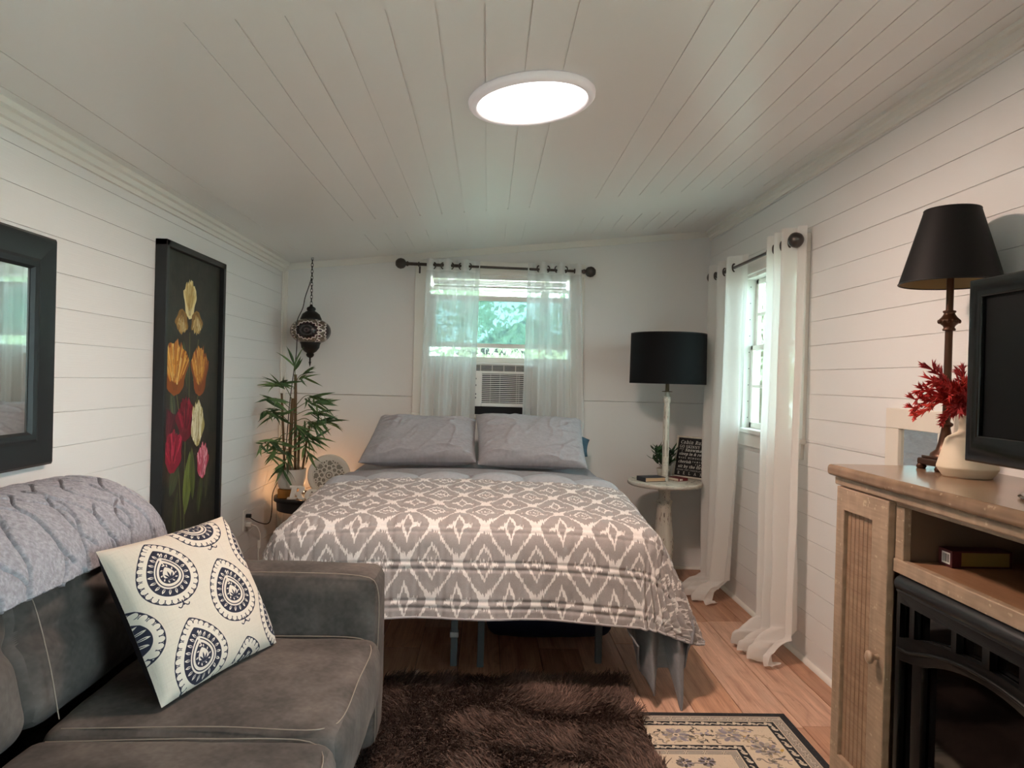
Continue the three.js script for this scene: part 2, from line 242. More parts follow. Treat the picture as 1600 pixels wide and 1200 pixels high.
{ const d = structure('door_1', 'white glazed patio door added out of view in the right plank wall for daylight', 'door'), { z0, z1, y1 } = FILL_DOOR, x = XR;  // unseen door, added so daylight lifts the ceiling and left wall
  for (const [a, b, c, e] of [[z0 - 0.08, z0, 0, y1], [z1, z1 + 0.08, 0, y1], [z0 - 0.08, z1 + 0.08, y1, y1 + 0.08]]) part('casing', rspan(x - 0.018, x, c, e, a, b), trimPaint, d);
  for (const [a, b, c, e] of [[z0 + 0.005, z0 + 0.12, 0.006, y1 - 0.005], [z1 - 0.12, z1 - 0.005, 0.006, y1 - 0.005], [(z0 + z1) / 2 - 0.05, (z0 + z1) / 2 + 0.05, 0.26, y1 - 0.13], [z0 + 0.12, z1 - 0.12, 0.006, 0.26], [z0 + 0.12, z1 - 0.12, y1 - 0.13, y1 - 0.005]]) part('door_rail', rspan(x + 0.03, x + 0.07, c, e, a, b), trimPaint, d);
  for (const [a, b] of [[z0 + 0.12, (z0 + z1) / 2 - 0.05], [(z0 + z1) / 2 + 0.05, z1 - 0.12]]) part('pane', span(x + 0.048, x + 0.052, 0.26, y1 - 0.13, a, b), paneClear, d); part('door_knob', at(new THREE.SphereGeometry(0.028, 20, 14), x + 0.0, 0.98, z0 + 0.06), pewter, d); }

// ---------------------------------------------------------------- outdoors
{
  const grassTex = tex(256, 256, (u, v) => { const k = 0.7 + 0.6 * (fbm(u * 20, v * 20, 20, 20, 4, 3) - 0.5); return [170 * k + 20, 170 * k + 18, 150 * k + 18]; });
  const lawn = solo('lawn', metreUV(box(60, 0.1, 60, 0, -0.35, -6)), mat('#ffffff', 0.95, { map: rep(grassTex, 0.3, 0.3) }), 'pale green lawn outside the windows', 'lawn'); lawn.userData.kind = 'structure';
  const leafG = new THREE.BufferGeometry(); leafG.setAttribute('position', new THREE.Float32BufferAttribute([0, 0, 0, -0.05, 0.08, 0.02, 0.05, 0.08, 0.02, 0, 0.19, 0], 3)); leafG.setIndex([0, 2, 1, 1, 2, 3]); leafG.computeVertexNormals();
  const leafM = phys({ color: '#c6d3bc', roughness: 0.8, transmission: 0.35, thickness: 0, side: THREE.DoubleSide }), bark = mat('#6d5a48', 0.9);
  const places = [[-3.4, -19, 1.5, 'behind the bed window beside the shed'], [1.6, -21, 1.7, 'straight behind the bed window'], [6.4, -17, 1.4, 'beyond the corner of the cabin'], [11, -15, 1.5, 'outside the plank wall window, shading the lawn'], [15, -24, 1.9, 'farther out from the plank wall window']];
  places.forEach(([x, z, s, where], n) => {
    const t = thing('tree', 'leafy green tree ' + where, 'tree', [x, -0.3, z]), r = rng(90 + n), N = 5200, im = new THREE.InstancedMesh(leafG, leafM, N), m = new THREE.Matrix4(), q = new THREE.Quaternion(), col = new THREE.Color();
    part('trunk', lathe([[0.16 * s, 0], [0.11 * s, 0.8 * s], [0.08 * s, 2.2 * s], [0.02, 3.6 * s]], 12), bark, t);
    for (let i = 0; i < N; i++) { const a = r() * 6.283, b = Math.acos(2 * r() - 1), rad = (0.55 + 0.45 * Math.cbrt(r())) * (1 + 0.25 * Math.sin(a * 3 + b * 4)); const p = V(Math.sin(b) * Math.cos(a) * 1.9 * s * rad, (2.7 + Math.cos(b) * 1.9 * rad) * s, Math.sin(b) * Math.sin(a) * 1.9 * s * rad); q.setFromEuler(new THREE.Euler(r() * 6.3, r() * 6.3, r() * 6.3)); m.compose(p, q, V(1, 1, 1).multiplyScalar(0.9 + r() * 0.8)); im.setMatrixAt(i, m); const k = 0.75 + 0.5 * r(); im.setColorAt(i, col.setRGB(k, k, k * 0.9)); }
    im.name = 'foliage'; im.userData.kind = 'stuff'; t.add(im);
  });
  const shed = thing('garden_shed', 'small dark roofed shed far outside the bed window', 'shed', [1.5, -0.3, -30]);
  part('wall', span(-2.4, 2.4, 0, 2.7, -1.5, 1.5), mat('#cdc6b8', 0.9), shed);
  const rf = new THREE.Shape([[-2.8, 2.55], [2.8, 2.55], [0, 4.0]].map(([x, y]) => new THREE.Vector2(x, y)));
  part('roof', new THREE.ExtrudeGeometry(rf, { depth: 3.6, bevelEnabled: false }).translate(0, 0, -1.8), mat('#3c3b3d', 0.9), shed);
}

// ---------------------------------------------------------------- ceiling lamp
{
  const x = 0.118, z = -2.34, L = thing('ceiling_light', 'round flush ceiling light with white rim', 'ceiling light', [x, ceilY(x), z]); L.rotation.z = SLOPE;
  part('rim', lathe([[0.0, -0.001], [0.2, -0.001], [0.206, -0.008], [0.204, -0.02], [0.196, -0.027], [0.184, -0.029], [0.179, -0.026], [0.178, -0.018]], 72), mat('#e4dedf', 0.45, { emissive: new THREE.Color().setRGB(1, 0.93, 0.92), emissiveIntensity: 0.07 }), L);
  part('diffuser', lathe([[0, -0.0262], [0.12, -0.0262], [0.1775, -0.0235], [0.1785, -0.018]], 64), mat('#fff8f4', 0.5, { emissive: new THREE.Color().setRGB(1, 0.93, 0.88), emissiveIntensity: 2.2, side: THREE.DoubleSide }), L);
  const a = new THREE.RectAreaLight(new THREE.Color().setRGB(1, 0.73, 0.60), 93, 0.25, 0.25); a.name = 'ceiling_light_glow'; a.position.set(0, -0.0285, 0); a.rotation.x = -Math.PI / 2; L.add(a);
}

// ---------------------------------------------------------------- curtains, rods, blind, air conditioner
const sheer = (o, c = '#f4f5f4') => phys({ color: c, roughness: 0.95, transmission: 0.42, thickness: 0, transparent: true, opacity: o, side: THREE.DoubleSide, bumpMap: rep(weaveTex, 30, 30), bumpScale: 0.0003 });
const sheerThin = sheer(0.74), sheerHeader = sheer(0.95), sheerSide = sheer(0.93, '#f6f4f0');
function rod(name, label, a, b, dir, brackets) {
  const t = thing(name, label, 'curtain rod', a), A = V(0, 0, 0), B = V(b[0] - a[0], b[1] - a[1], b[2] - a[2]), u = B.clone().normalize();
  part('rod', tube([A, A.clone().lerp(B, 0.33), A.clone().lerp(B, 0.66), B], 0.0085, 8, 14), pewter, t);
  const len = B.length(); part('rod_sleeve', tube([A, u.clone().multiplyScalar(0.02), u.clone().multiplyScalar(len * 0.3)], 0.0105, 6, 14), pewter, t);
  const fin = lathe([[0, 0.086], [0.018, 0.083], [0.032, 0.068], [0.037, 0.05], [0.032, 0.03], [0.02, 0.018], [0.012, 0.014], [0.017, 0.008], [0.017, 0.002], [0.011, -0.004], [0.011, -0.03]], 24), q = new THREE.Quaternion();
  for (const [p, d] of [[A, u.clone().negate()], [B, u]]) { const g = fin.clone().applyQuaternion(q.setFromUnitVectors(V(0, 1, 0), d)).translate(p.x, p.y, p.z); part('finial', g, pewter, t); }
  for (const k of brackets) { const p = A.clone().lerp(B, k), w = V(...dir); part('bracket', merge([tube([p, p.clone().addScaledVector(w, 0.05), p.clone().addScaledVector(w, 0.088)], 0.006, 6, 8), rbox(0.012, 0.07, 0.02, 0.002, p.x + w.x * 0.086, p.y - 0.015, p.z + w.z * 0.086), new THREE.TorusGeometry(0.013, 0.0045, 8, 20).applyQuaternion(q.setFromUnitVectors(V(0, 0, 1), u)).translate(p.x, p.y, p.z)]), pewter, t); }
}
rod('curtain_rod', 'pewter curtain rod with ball finials over the bed window', [-0.555, 2.052, -4.9], [0.63, 2.036, -4.9], [0, 0, -1], [0.06, 0.95]);
rod('curtain_rod', 'pewter curtain rod with ball finials over the plank wall window', [1.44, 1.985, -4.6], [1.44, 1.985, -3.43], [1, 0, 0], [0.04, 0.93]);
function backCurtain(label, x0t, x1t, x0b, x1b, folds, ph, mm) {
  const t = thing('curtain', label, 'curtain', [0, 0, -4.9]), top = 2.09, bot = 0.5, len = top - bot;
  const P = (u, v, y) => { const k = clamp((top - y) / len, 0, 1), x = lerp(lerp(x0t, x1t, u), lerp(x0b, x1b, u), Math.min(1, k * 1.6)), w = Math.sin(u * folds * Math.PI * 2 + ph), w2 = Math.sin(u * folds * Math.PI * 6.2 + ph * 3); return V(x + 0.006 * w2 * k, y - 0.006 * (1 - Math.abs(w)) * (k < 0.02 ? 1 : 0), w * lerp(0.03, 0.022, k) + 0.007 * w2 * Math.min(1, k * 4) + 0.012 * n1(u * 5 + ph, k * 4) * k); };
  part('panel', sheet(150, 60, (u, v) => P(u, v, lerp(2.012, bot, v)), (u, v) => [u * 0.8, v * len]), mm, t);
  part('header', sheet(150, 8, (u, v) => P(u, v, lerp(top, 2.008, v)), (u, v) => [u * 0.8, v * 0.1]), sheerHeader, t);
  for (let k = 0; k < folds * 2; k++) { const u = (k * Math.PI - ph) / (folds * Math.PI * 2); if (u < 0.04 || u > 0.97) continue; const p = P(u, 0, 2.045); part('grommet', at(new THREE.TorusGeometry(0.02, 0.004, 8, 24), p.x, 2.045, p.z, 0, 0.9 * (k % 2 ? -1 : 1), 0), pewter, t); }
}
backCurtain('sheer white grommet curtain over accordion panel beside the air conditioner controls', -0.428, -0.07, -0.455, -0.08, 3, 0.6, sheerThin);
backCurtain('sheer white grommet curtain hiding the right end of the air conditioner', 0.253, 0.613, 0.237, 0.655, 3, 2.4, sheerThin);
function sideCurtain(label, zt, zm, zb, xb, seed) {
  // zt: far and near end at the rod, zm: at sill height, zb: at the floor, xb: room side of the puddle
  const t = thing('curtain', label, 'curtain'), top = 2.055, L = 2.34, folds = 3.5;
  const P = (u, s) => {
    const y0 = top - s, k = clamp(s / 2.03, 0, 1), z = k < 0.5 ? lerp(lerp(zt[0], zt[1], u), lerp(zm[0], zm[1], u), k * 2) : lerp(lerp(zm[0], zm[1], u), lerp(zb[0], zb[1], u), k * 2 - 1);
    const w = Math.sin(u * folds * Math.PI * 2 + seed), w2 = Math.sin(u * 27 + seed * 2 + s * 0.7), amp = lerp(0.032, 0.05, k);
    const end = smoothstep(u, 0.86, 1);
    let x = 1.44 + w * amp * (1 - end) + end * 0.05 * (1 - k) + 0.008 * w2 * k + 0.02 * n1(u * 4 + seed, s * 3) * k - k * k * lerp(0.06, 0.02, u), y = y0, zz = z + 0.01 * n1(u * 7, s * 2 + seed) * k;
    const slack = 0.14 + 0.1 * n1(u * 3.1 + seed * 3, 4.2), over = s - (top - slack);
    if (over > 0) { const q = over / (L - (top - slack)); y = Math.max(0.012, slack * (1 - q * 1.25)) + 0.03 * Math.abs(Math.sin(q * 9 + u * 11 + seed)) * (0.25 + Math.abs(n1(u * 9, q * 5 + seed))) ; const push = Math.sin(q * Math.PI * 0.85) * 0.11 + 0.05 * q; x -= push * (0.7 + 0.6 * (0.5 + n1(u * 5 + seed, 2))) * (1.44 - xb) / 0.16; zz += (u - 0.45) * 0.12 * q + 0.03 * n1(u * 8, q * 4 + seed); }
    return V(Math.min(x, 1.512), Math.max(y, 0.008), zz);
  };
  part('panel', sheet(130, 150, (u, v) => P(u, 0.085 + v * (L - 0.085)), (u, v) => [u, v * L]), sheerSide, t);
  part('header', sheet(130, 6, (u, v) => P(u, v * 0.088), (u, v) => [u, v * 0.1]), sheerSide, t);
  for (let k = 0; k < folds * 2; k++) { const u = (k * Math.PI - seed) / (folds * Math.PI * 2); if (u < 0.03 || u > 0.9) continue; const p = P(u, 0.07); part('grommet', at(new THREE.TorusGeometry(0.022, 0.0045, 8, 24), 1.44, 1.985, p.z, 0, 0.75 * (k % 2 ? -1 : 1), 0), pewter, t); }
}
sideCurtain('white curtain puddling on floor between the lamp table and plank wall window', [-4.74, -4.14], [-4.72, -4.12], [-4.47, -4.2], 1.3, 0.4);
sideCurtain('white curtain puddling on floor between the plank wall window and the cabinet', [-3.7, -3.37], [-3.67, -3.33], [-3.52, -3.27], 1.31, 1.9);
{ const t = thing('window_blind', 'white slatted blind raised to the top of the bed window', 'blind', [0.07, 1.925, ZB - 0.02]);
  part('headrail', rbox(0.93, 0.026, 0.03, 0.003, 0, 0.064, 0), whitePlastic, t); for (let k = 0; k < 6; k++) part('slat', rbox(0.92, 0.003, 0.028, 0.0012, 0, 0.044 - k * 0.0062, 0), whitePlastic, t); part('bottom_rail', rbox(0.92, 0.012, 0.028, 0.003, 0, 0.001, 0), whitePlastic, t); }
{ const t = thing('air_conditioner', 'white window air conditioner with slatted grille', 'air conditioner', [0.11, 1.1, -5.045]), W = 0.42, z = 0.1;
  part('housing', merge([span(-W / 2, W / 2, 0, 0.3, -0.12, 0.03), rspan(-W / 2, -0.148, 0, 0.245, 0.02, z, 0.006), rspan(0.192, W / 2, 0, 0.245, 0.02, z, 0.006), rspan(-0.15, 0.195, 0, 0.026, 0.02, z, 0.006), rspan(-0.15, 0.195, 0.226, 0.245, 0.02, z, 0.004), rspan(-W / 2, W / 2, 0.285, 0.3, 0.02, z, 0.005), rspan(-W / 2, -0.2, 0.24, 0.29, 0.02, z, 0.003), rspan(0.2, W / 2, 0.24, 0.29, 0.02, z, 0.003)]), whitePlastic, t);
  part('filter', span(-0.15, 0.195, 0.02, 0.23, 0.03, z - 0.02), darkVoid, t); part('vent_duct', span(-0.2, 0.2, 0.245, 0.286, 0.03, z - 0.025), mat('#4d565b', 0.7), t);
  for (let k = 0; k < 15; k++) part('slat', rspan(-0.15, 0.195, 0.031 + k * 0.0132, 0.0375 + k * 0.0132, z - 0.014, z - 0.002, 0.0015, 1), whitePlastic, t);
  for (const x of [-0.09, -0.025, 0.09, 0.105]) part('rib', span(x - 0.001, x + 0.001, 0.026, 0.228, z - 0.016, z - 0.008), whitePlastic, t);
  for (let k = 0; k < 4; k++) part('vent_slat', rspan(-0.2, 0.2, 0.2505 + k * 0.0095, 0.2535 + k * 0.0095, z - 0.02, z - 0.006, 0.001, 1), whitePlastic, t);
  for (let k = 0; k < 5; k++) part('vent_rib', span(-0.163 + k * 0.08, -0.158 + k * 0.08, 0.245, 0.286, z - 0.015, z - 0.003), whitePlastic, t);
  for (const y of [0.19, 0.145, 0.085, 0.06]) part('control_knob', at(cyl(0.007, 0.006, 0.01, 0, 0, 0, 16), -0.192, y, z + 0.004, Math.PI / 2), mat('#50565c', 0.5), t);
  const base = solo('foam_strip', rspan(-0.1, 0.32, 1.046, 1.099, -5.09, -4.955, 0.006), mat('#14171a', 0.85), 'black foam strip under the air conditioner on the sill', 'foam strip'); }

// ---------------------------------------------------------------- bed
const BX = -0.06, HW = 0.70, ZFOOT = -3.04;
const clothTex = tex(256, 256, (u, v) => { const k = 0.97 + 0.1 * (fbm(u * 24, v * 24, 24, 24, 12, 3) - 0.5); return [255 * k, 255 * k, 255 * k]; });
const bedTop = (x, z) => 0.765 - 0.05 * smoothstep(z, -3.8, ZFOOT) - 0.03 * Math.abs((x - BX) / HW) ** 3;
function drape(s, t, off, ripple = 1) {
  const ea = Math.max(0, Math.abs(s) - HW), eb = Math.max(0, t - ZFOOT), es0 = ea * Math.sqrt(1 - 0.5 * Math.min(1, eb / 0.46) ** 2), et0 = eb * Math.sqrt(1 - 0.5 * Math.min(1, ea / 0.59) ** 2), x = BX + clamp(s, -HW, HW), z = Math.min(t, ZFOOT), sg = Math.sign(s) || 1;
  const e = Math.hypot(es0, et0); const fs = e ? es0 / e : 0, ft = e ? et0 / e : 0; 
  const th = lerp(1.17, 1.39, ft * ft), r = 0.13, a = Math.min(e / r, th), rest = Math.max(0, e - r * th);
  let out = r * Math.sin(a) + rest * Math.cos(th) + off * Math.sin(a), down = r * (1 - Math.cos(a)) + rest * Math.sin(th) - off * Math.cos(a);
  const k = clamp(rest / 0.3, 0, 1) * ripple; out += k * (0.012 * Math.sin(s * 13 * ft + t * 15 * fs + 1) + 0.014 * n1(s * 5 + 3, t * 5, 7));
  return V(x + sg * fs * out, bedTop(x, z) - down + 0.008 * n1(s * 4, t * 4, 2) * (1 - k), z + ft * out);
}
{
  const f = thing('platform_bed', 'black metal platform bed frame with capped legs under the mattress', 'bed frame', [BX, 0, 0]), steel = mat('#2c3236', 0.5);
  for (const x of [-0.74, -0.06, 0.06, 0.72]) part('rail', rspan(x - 0.02, x + 0.02, 0.31, 0.35, -4.93, -3.05, 0.003), steel, f);
  for (let k = 0; k < 8; k++) part('crossbar', rspan(-0.74, 0.74, 0.351, 0.365, -4.9 + k * 0.258, -4.87 + k * 0.258, 0.003), steel, f);
  for (const [x, z, c] of [[-0.06, -3.25, 0.13], [0.06, -3.24, 0.24], [-0.72, -3.2, 0.2], [0.6, -3.3, 0.2], [-0.72, -4.85, 0.2], [0.7, -4.85, 0.2], [-0.06, -4.2, 0.2], [0.06, -4.2, 0.2]]) { const l = part('leg', rspan(x - 0.015, x + 0.015, 0, 0.31, z - 0.015, z + 0.015, 0.002), mat('#59636a', 0.5), f); part('leg_cap', rspan(x - 0.02, x + 0.02, c, c + 0.024, z - 0.02, z + 0.02, 0.003), mat('#b9bcbc', 0.6), l); }
  solo('mattress', cushion(1.46, 0.27, 1.86, 0.05, [0.005, 0.004, 0.005], 0.002, 3, 24), mat('#c9c9cc', 0.9), 'pale grey mattress on black metal frame', 'mattress', [BX, 0.374 + 0.135, -3.92]);
  solo('storage_bag', at(cushion(0.62, 0.26, 0.5, 0.06, [0.02, 0.02, 0.02], 0.012, 8, 20), 0, 0.15, 0), mat('#10203f', 0.85), 'navy fabric storage bag on floor under the bed', 'storage bag', [0.34, 0, -3.78]);
}
{
  const grey = phys({ color: '#a8a5aa', roughness: 0.9, map: rep(clothTex, 3, 3), sheen: 0.2, sheenColor: new THREE.Color('#c8c8cc') });
  solo('bed_sheet', sheet(160, 60, (u, v) => drape(lerp(-1.0, 1.0, u), lerp(-4.86, -3.85, v), -0.026), (u, v) => [u * 2.2, v * 1.1]), grey, 'plain grey flat sheet folded across the bed under the pillows', 'sheet');
  const fold = solo('folded_sheet', thickSheet(160, 24, (u, v) => { const s = lerp(-1.08, 1.08, u), p = drape(s, lerp(-4.3, -4.02, v), -0.02); p.y += 0.016 * Math.sin(Math.PI * clamp(v * 1.05, 0, 1)) ** 0.5 + 0.006 * n1(u * 14, v * 3, 5); return p; }, 0.004, (u, v) => [u * 2.2, v * 0.3]), phys({ color: '#9f9a9d', roughness: 0.9, map: rep(clothTex, 3, 3) }), 'taupe grey blanket edge folded flat in front of the pillows', 'blanket');
  const puffy = phys({ color: '#b2b4ba', roughness: 0.85, map: rep(clothTex, 3, 3), sheen: 0.2, sheenColor: new THREE.Color('#d5d8dc') });
  const com = thing('comforter', 'puffy light grey comforter with box stitching under the patterned quilt', 'comforter');
  part('face', sheet(220, 150, (u, v) => { const s = lerp(-1.16, 1.16, u), t = lerp(-4.07, -2.75, v), p = drape(s, t, -0.014), vis = 1 - smoothstep(t, -3.86, -3.76), q = Math.abs(Math.sin(Math.PI * (s + 0.02) / 0.287)) ** 0.45; p.y += vis * (0.05 * q * Math.sin(Math.PI * clamp((t + 4.07) / 0.5, 0, 1)) ** 0.5 - 0.012); return p; }, (u, v) => [u * 2.3, v * 1.3]), puffy, com);
  // the corner of the comforter that slips out below the quilt and reaches the floor
  const lenAt = (a) => { const pts = [[0, 0.10], [0.2, 0.24], [0.42, 0.29], [0.55, 0.2], [0.74, 0.335], [0.86, 0.2], [1, 0.08]]; for (let i = 1; i < pts.length; i++) if (a <= pts[i][0]) return lerp(pts[i - 1][1], pts[i][1], smoothstep(a, pts[i - 1][0], pts[i][0])); return 0.08; };
  part('hanging_corner', thickSheet(96, 40, (a, h) => { const x0 = lerp(0.58, 0.875, a), zf = -2.935 + 0.045 * Math.cos(a * Math.PI * 5.2 + 0.5) - 0.02 * a, L = lenAt(a), pin = h * h * 0.4, tx = a < 0.55 ? 0.70 : 0.80; return V(lerp(x0, tx, pin) + 0.008 * n1(a * 6, h * 4), 0.345 - 0.02 * a - h * L, zf + 0.05 * h + h * 0.05 * a); }, 0.006, (u, v) => [u * 0.5, v * 0.4]), phys({ color: '#828286', roughness: 0.9, map: rep(clothTex, 3, 3) }), com);
}
{ // ikat print: an ogee lattice with feathered edges, one repeat of 0.21 by 0.30 m
  const W = 512, H = 768, g = [163, 157, 155], w = [236, 231, 228];
  const ikat = tex(W, H, (u, v) => {
    const NC = 30, col = Math.floor(u * NC), fr = u * NC - col, spike = (1 - Math.abs(fr * 2 - 1)), j = (hash(col, 3, 5) - 0.5) * 0.10 * spike + (hash(Math.floor(u * 90), 9, 5) - 0.5) * 0.022, vv = v + j, uu = u + (noise(u * 12, v * 40, 12, 40, 4) - 0.5) * 0.012;
    const F = Math.cos(2 * Math.PI * uu) + Math.cos(2 * Math.PI * vv), w1 = (x) => ((x % 1) + 1) % 1, du = Math.abs(w1(uu + 0.5) - 0.5), dv = Math.abs(w1(vv + 0.5) - 0.5), eu = Math.abs(w1(uu) - 0.5), ev = Math.abs(w1(vv) - 0.5);
    let white = Math.abs(F) < 0.16;
    if (F > 0) { const d = du / 0.215 + dv / 0.25; if (d > 0.76 && d < 1.0) white = true; if (du < 0.085 && dv < 0.03 + 0.016 * Math.cos(du * 70)) white = true; if (dv < 0.022 && du > 0.15 && du < 0.27) white = true; }
    else { const d = eu / 0.085 + ev / 0.16; if (d > 1 && d < 1.55) white = true; if (ev < 0.05 * (1.2 - eu / 0.3) && eu > 0.1 && eu < 0.25) white = true; if (d <= 1) white = false; }
    const k = 0.96 + 0.1 * (noise(u * 200, v * 200, 200, 200, 2) - 0.5), c = white ? w : g; return [c[0] * k, c[1] * k, c[2] * k];
  });
  const q = thing('patterned_quilt', 'grey and white ikat patterned quilt over the foot of the bed', 'quilt'), S0 = -1.29, S1 = 1.29, T0 = -3.745, T1 = -2.585;
  const seam = (x, w) => { const m = Math.abs(x - Math.round(x)); return smoothstep(m, 0, w); };
  const Q = (u, v, off) => {
    const s = lerp(S0, S1, u) , t = lerp(T0 + 0.012 * Math.sin(s * 5), T1, v), a = seam((s - 0.007) / 0.105, 0.14), b = Math.min(seam((t + 2.8) / 0.15, 0.075), seam((t + 2.772) / 0.15, 0.075));
    const p = drape(s, t, off + 0.005 + 0.008 * (a * 0.5 + b * 0.6 - 1.1) + 0.005 * n1(s * 36, t * 20, 11) + 0.007 * n1(s * 12, t * 12, 13)); return p;
  };
  const uvf = (u, v) => [(lerp(S0, S1, u) - 0.065) / 0.21, -(lerp(T0, T1, v) + 3.1) / 0.30];
  part('face', sheet(460, 260, (u, v) => Q(u, v, 0), uvf), phys({ color: '#ffffff', map: ikat, roughness: 0.72, sheen: 0.15, sheenColor: new THREE.Color('#ffffff') }), q);
  part('lining', sheet(200, 110, (u, v) => Q(u, v, -0.009)), mat('#76757b', 0.85), q);
  const hem = []; const N = 90; for (let i = 0; i <= N; i++) hem.push(Q(0, i / N, -0.003)); for (let i = 1; i <= N * 2; i++) hem.push(Q(i / (N * 2), 1, -0.003)); for (let i = 1; i <= N; i++) hem.push(Q(1, 1 - i / N, -0.003));
  part('binding', tube(hem, 0.0055, 900, 8), mat('#a9a4a5', 0.75), q);
}
// a stuffed pillow between four corners (bl, br, tr, tl); the front faces along (br-bl) x (tl-bl)
function pillowGeo(bl, br, tr, tl, thick, seed, o = {}) {
  const n = V(0, 0, 0).subVectors(br, bl).cross(V(0, 0, 0).subVectors(tl, bl)).normalize(), N = o.n || 46, inset = o.inset ?? 0.045;
  const face = (sg) => sheet(N, N, (u, v) => {
    const a = u * 2 - 1, b = v * 2 - 1, pu = a * (1 - inset * (1 - b * b) * Math.abs(a) ** 2), pv = b * (1 - inset * (1 - a * a) * Math.abs(b) ** 2), uu = (pu + 1) / 2, vv = (pv + 1) / 2;
    const p = V(0, 0, 0).addScaledVector(bl, (1 - uu) * (1 - vv)).addScaledVector(br, uu * (1 - vv)).addScaledVector(tr, uu * vv).addScaledVector(tl, (1 - uu) * vv);
    const puff = (Math.max(0, 1 - a ** 4) * Math.max(0, 1 - b ** 4)) ** 0.55, edge = 1 - Math.max(Math.abs(a), Math.abs(b)) ** 6;
    const ridge = (x, y, k) => Math.max(0, 1 - Math.abs(n1(x, y, seed + k)) * 7) ** 2;   // thin folds, drawn out along one direction
    const wr = (o.wrinkle ?? 0.012) * edge * (n1(u * 2.2 + seed * 5, v * 2.2, seed) * 1.2 + (o.crease ?? 0) * (0.22 * ridge(u * 1.3 + v * 2.4 + seed, v * 5 - u * 2.5, 8) * smoothstep(Math.abs(a) + Math.abs(b), 0.35, 1.3) + 0.12 * ridge(u * 5 - v * 1.5, v * 1.6 + u + seed, 12)));
    return p.addScaledVector(n, sg * thick / 2 * puff + sg * wr + (sg < 0 ? -0.0005 : 0));
  }, (u, v) => [u, v]);
  return [face(1), face(-1)];
}
function flip(g) { const i = g.index.array; for (let k = 0; k < i.length; k += 3) { const t = i[k + 1]; i[k + 1] = i[k + 2]; i[k + 2] = t; } g.computeVertexNormals(); return g; }
{
  const cotton = phys({ color: '#aeadb2', roughness: 0.85, map: rep(clothTex, 2, 2), sheen: 0.15, sheenColor: new THREE.Color('#d0d4d8') });
  const bedPillow = (label, c, seed, m = cotton, group) => { const [a, b] = pillowGeo(...c.map((p) => V(...p)), 0.17, seed, { wrinkle: 0.03, crease: 2.6, inset: 0.03, n: 110 }); const t = thing('bed_pillow', label, 'pillow'); part('front', a, m, t); part('back', flip(b), m, t); };
  bedPillow('smooth grey bed pillow leaning toward the bamboo plant', [[-0.765, 0.768, -4.36], [-0.055, 0.785, -4.36], [-0.066, 1.03, -4.62], [-0.675, 1.03, -4.64]], 3);
  bedPillow('creased grey bed pillow leaning toward the tall lamp table', [[-0.045, 0.775, -4.33], [0.615, 0.768, -4.33], [0.602, 1.045, -4.6], [-0.072, 1.06, -4.6]], 6);
  bedPillow('teal blue pillow peeking out behind the creased grey pillow', [[0.02, 0.80, -4.74], [0.665, 0.80, -4.70], [0.685, 0.905, -4.76], [0.02, 0.99, -4.84]], 9, phys({ color: '#4a6a7c', roughness: 0.9 }));
}

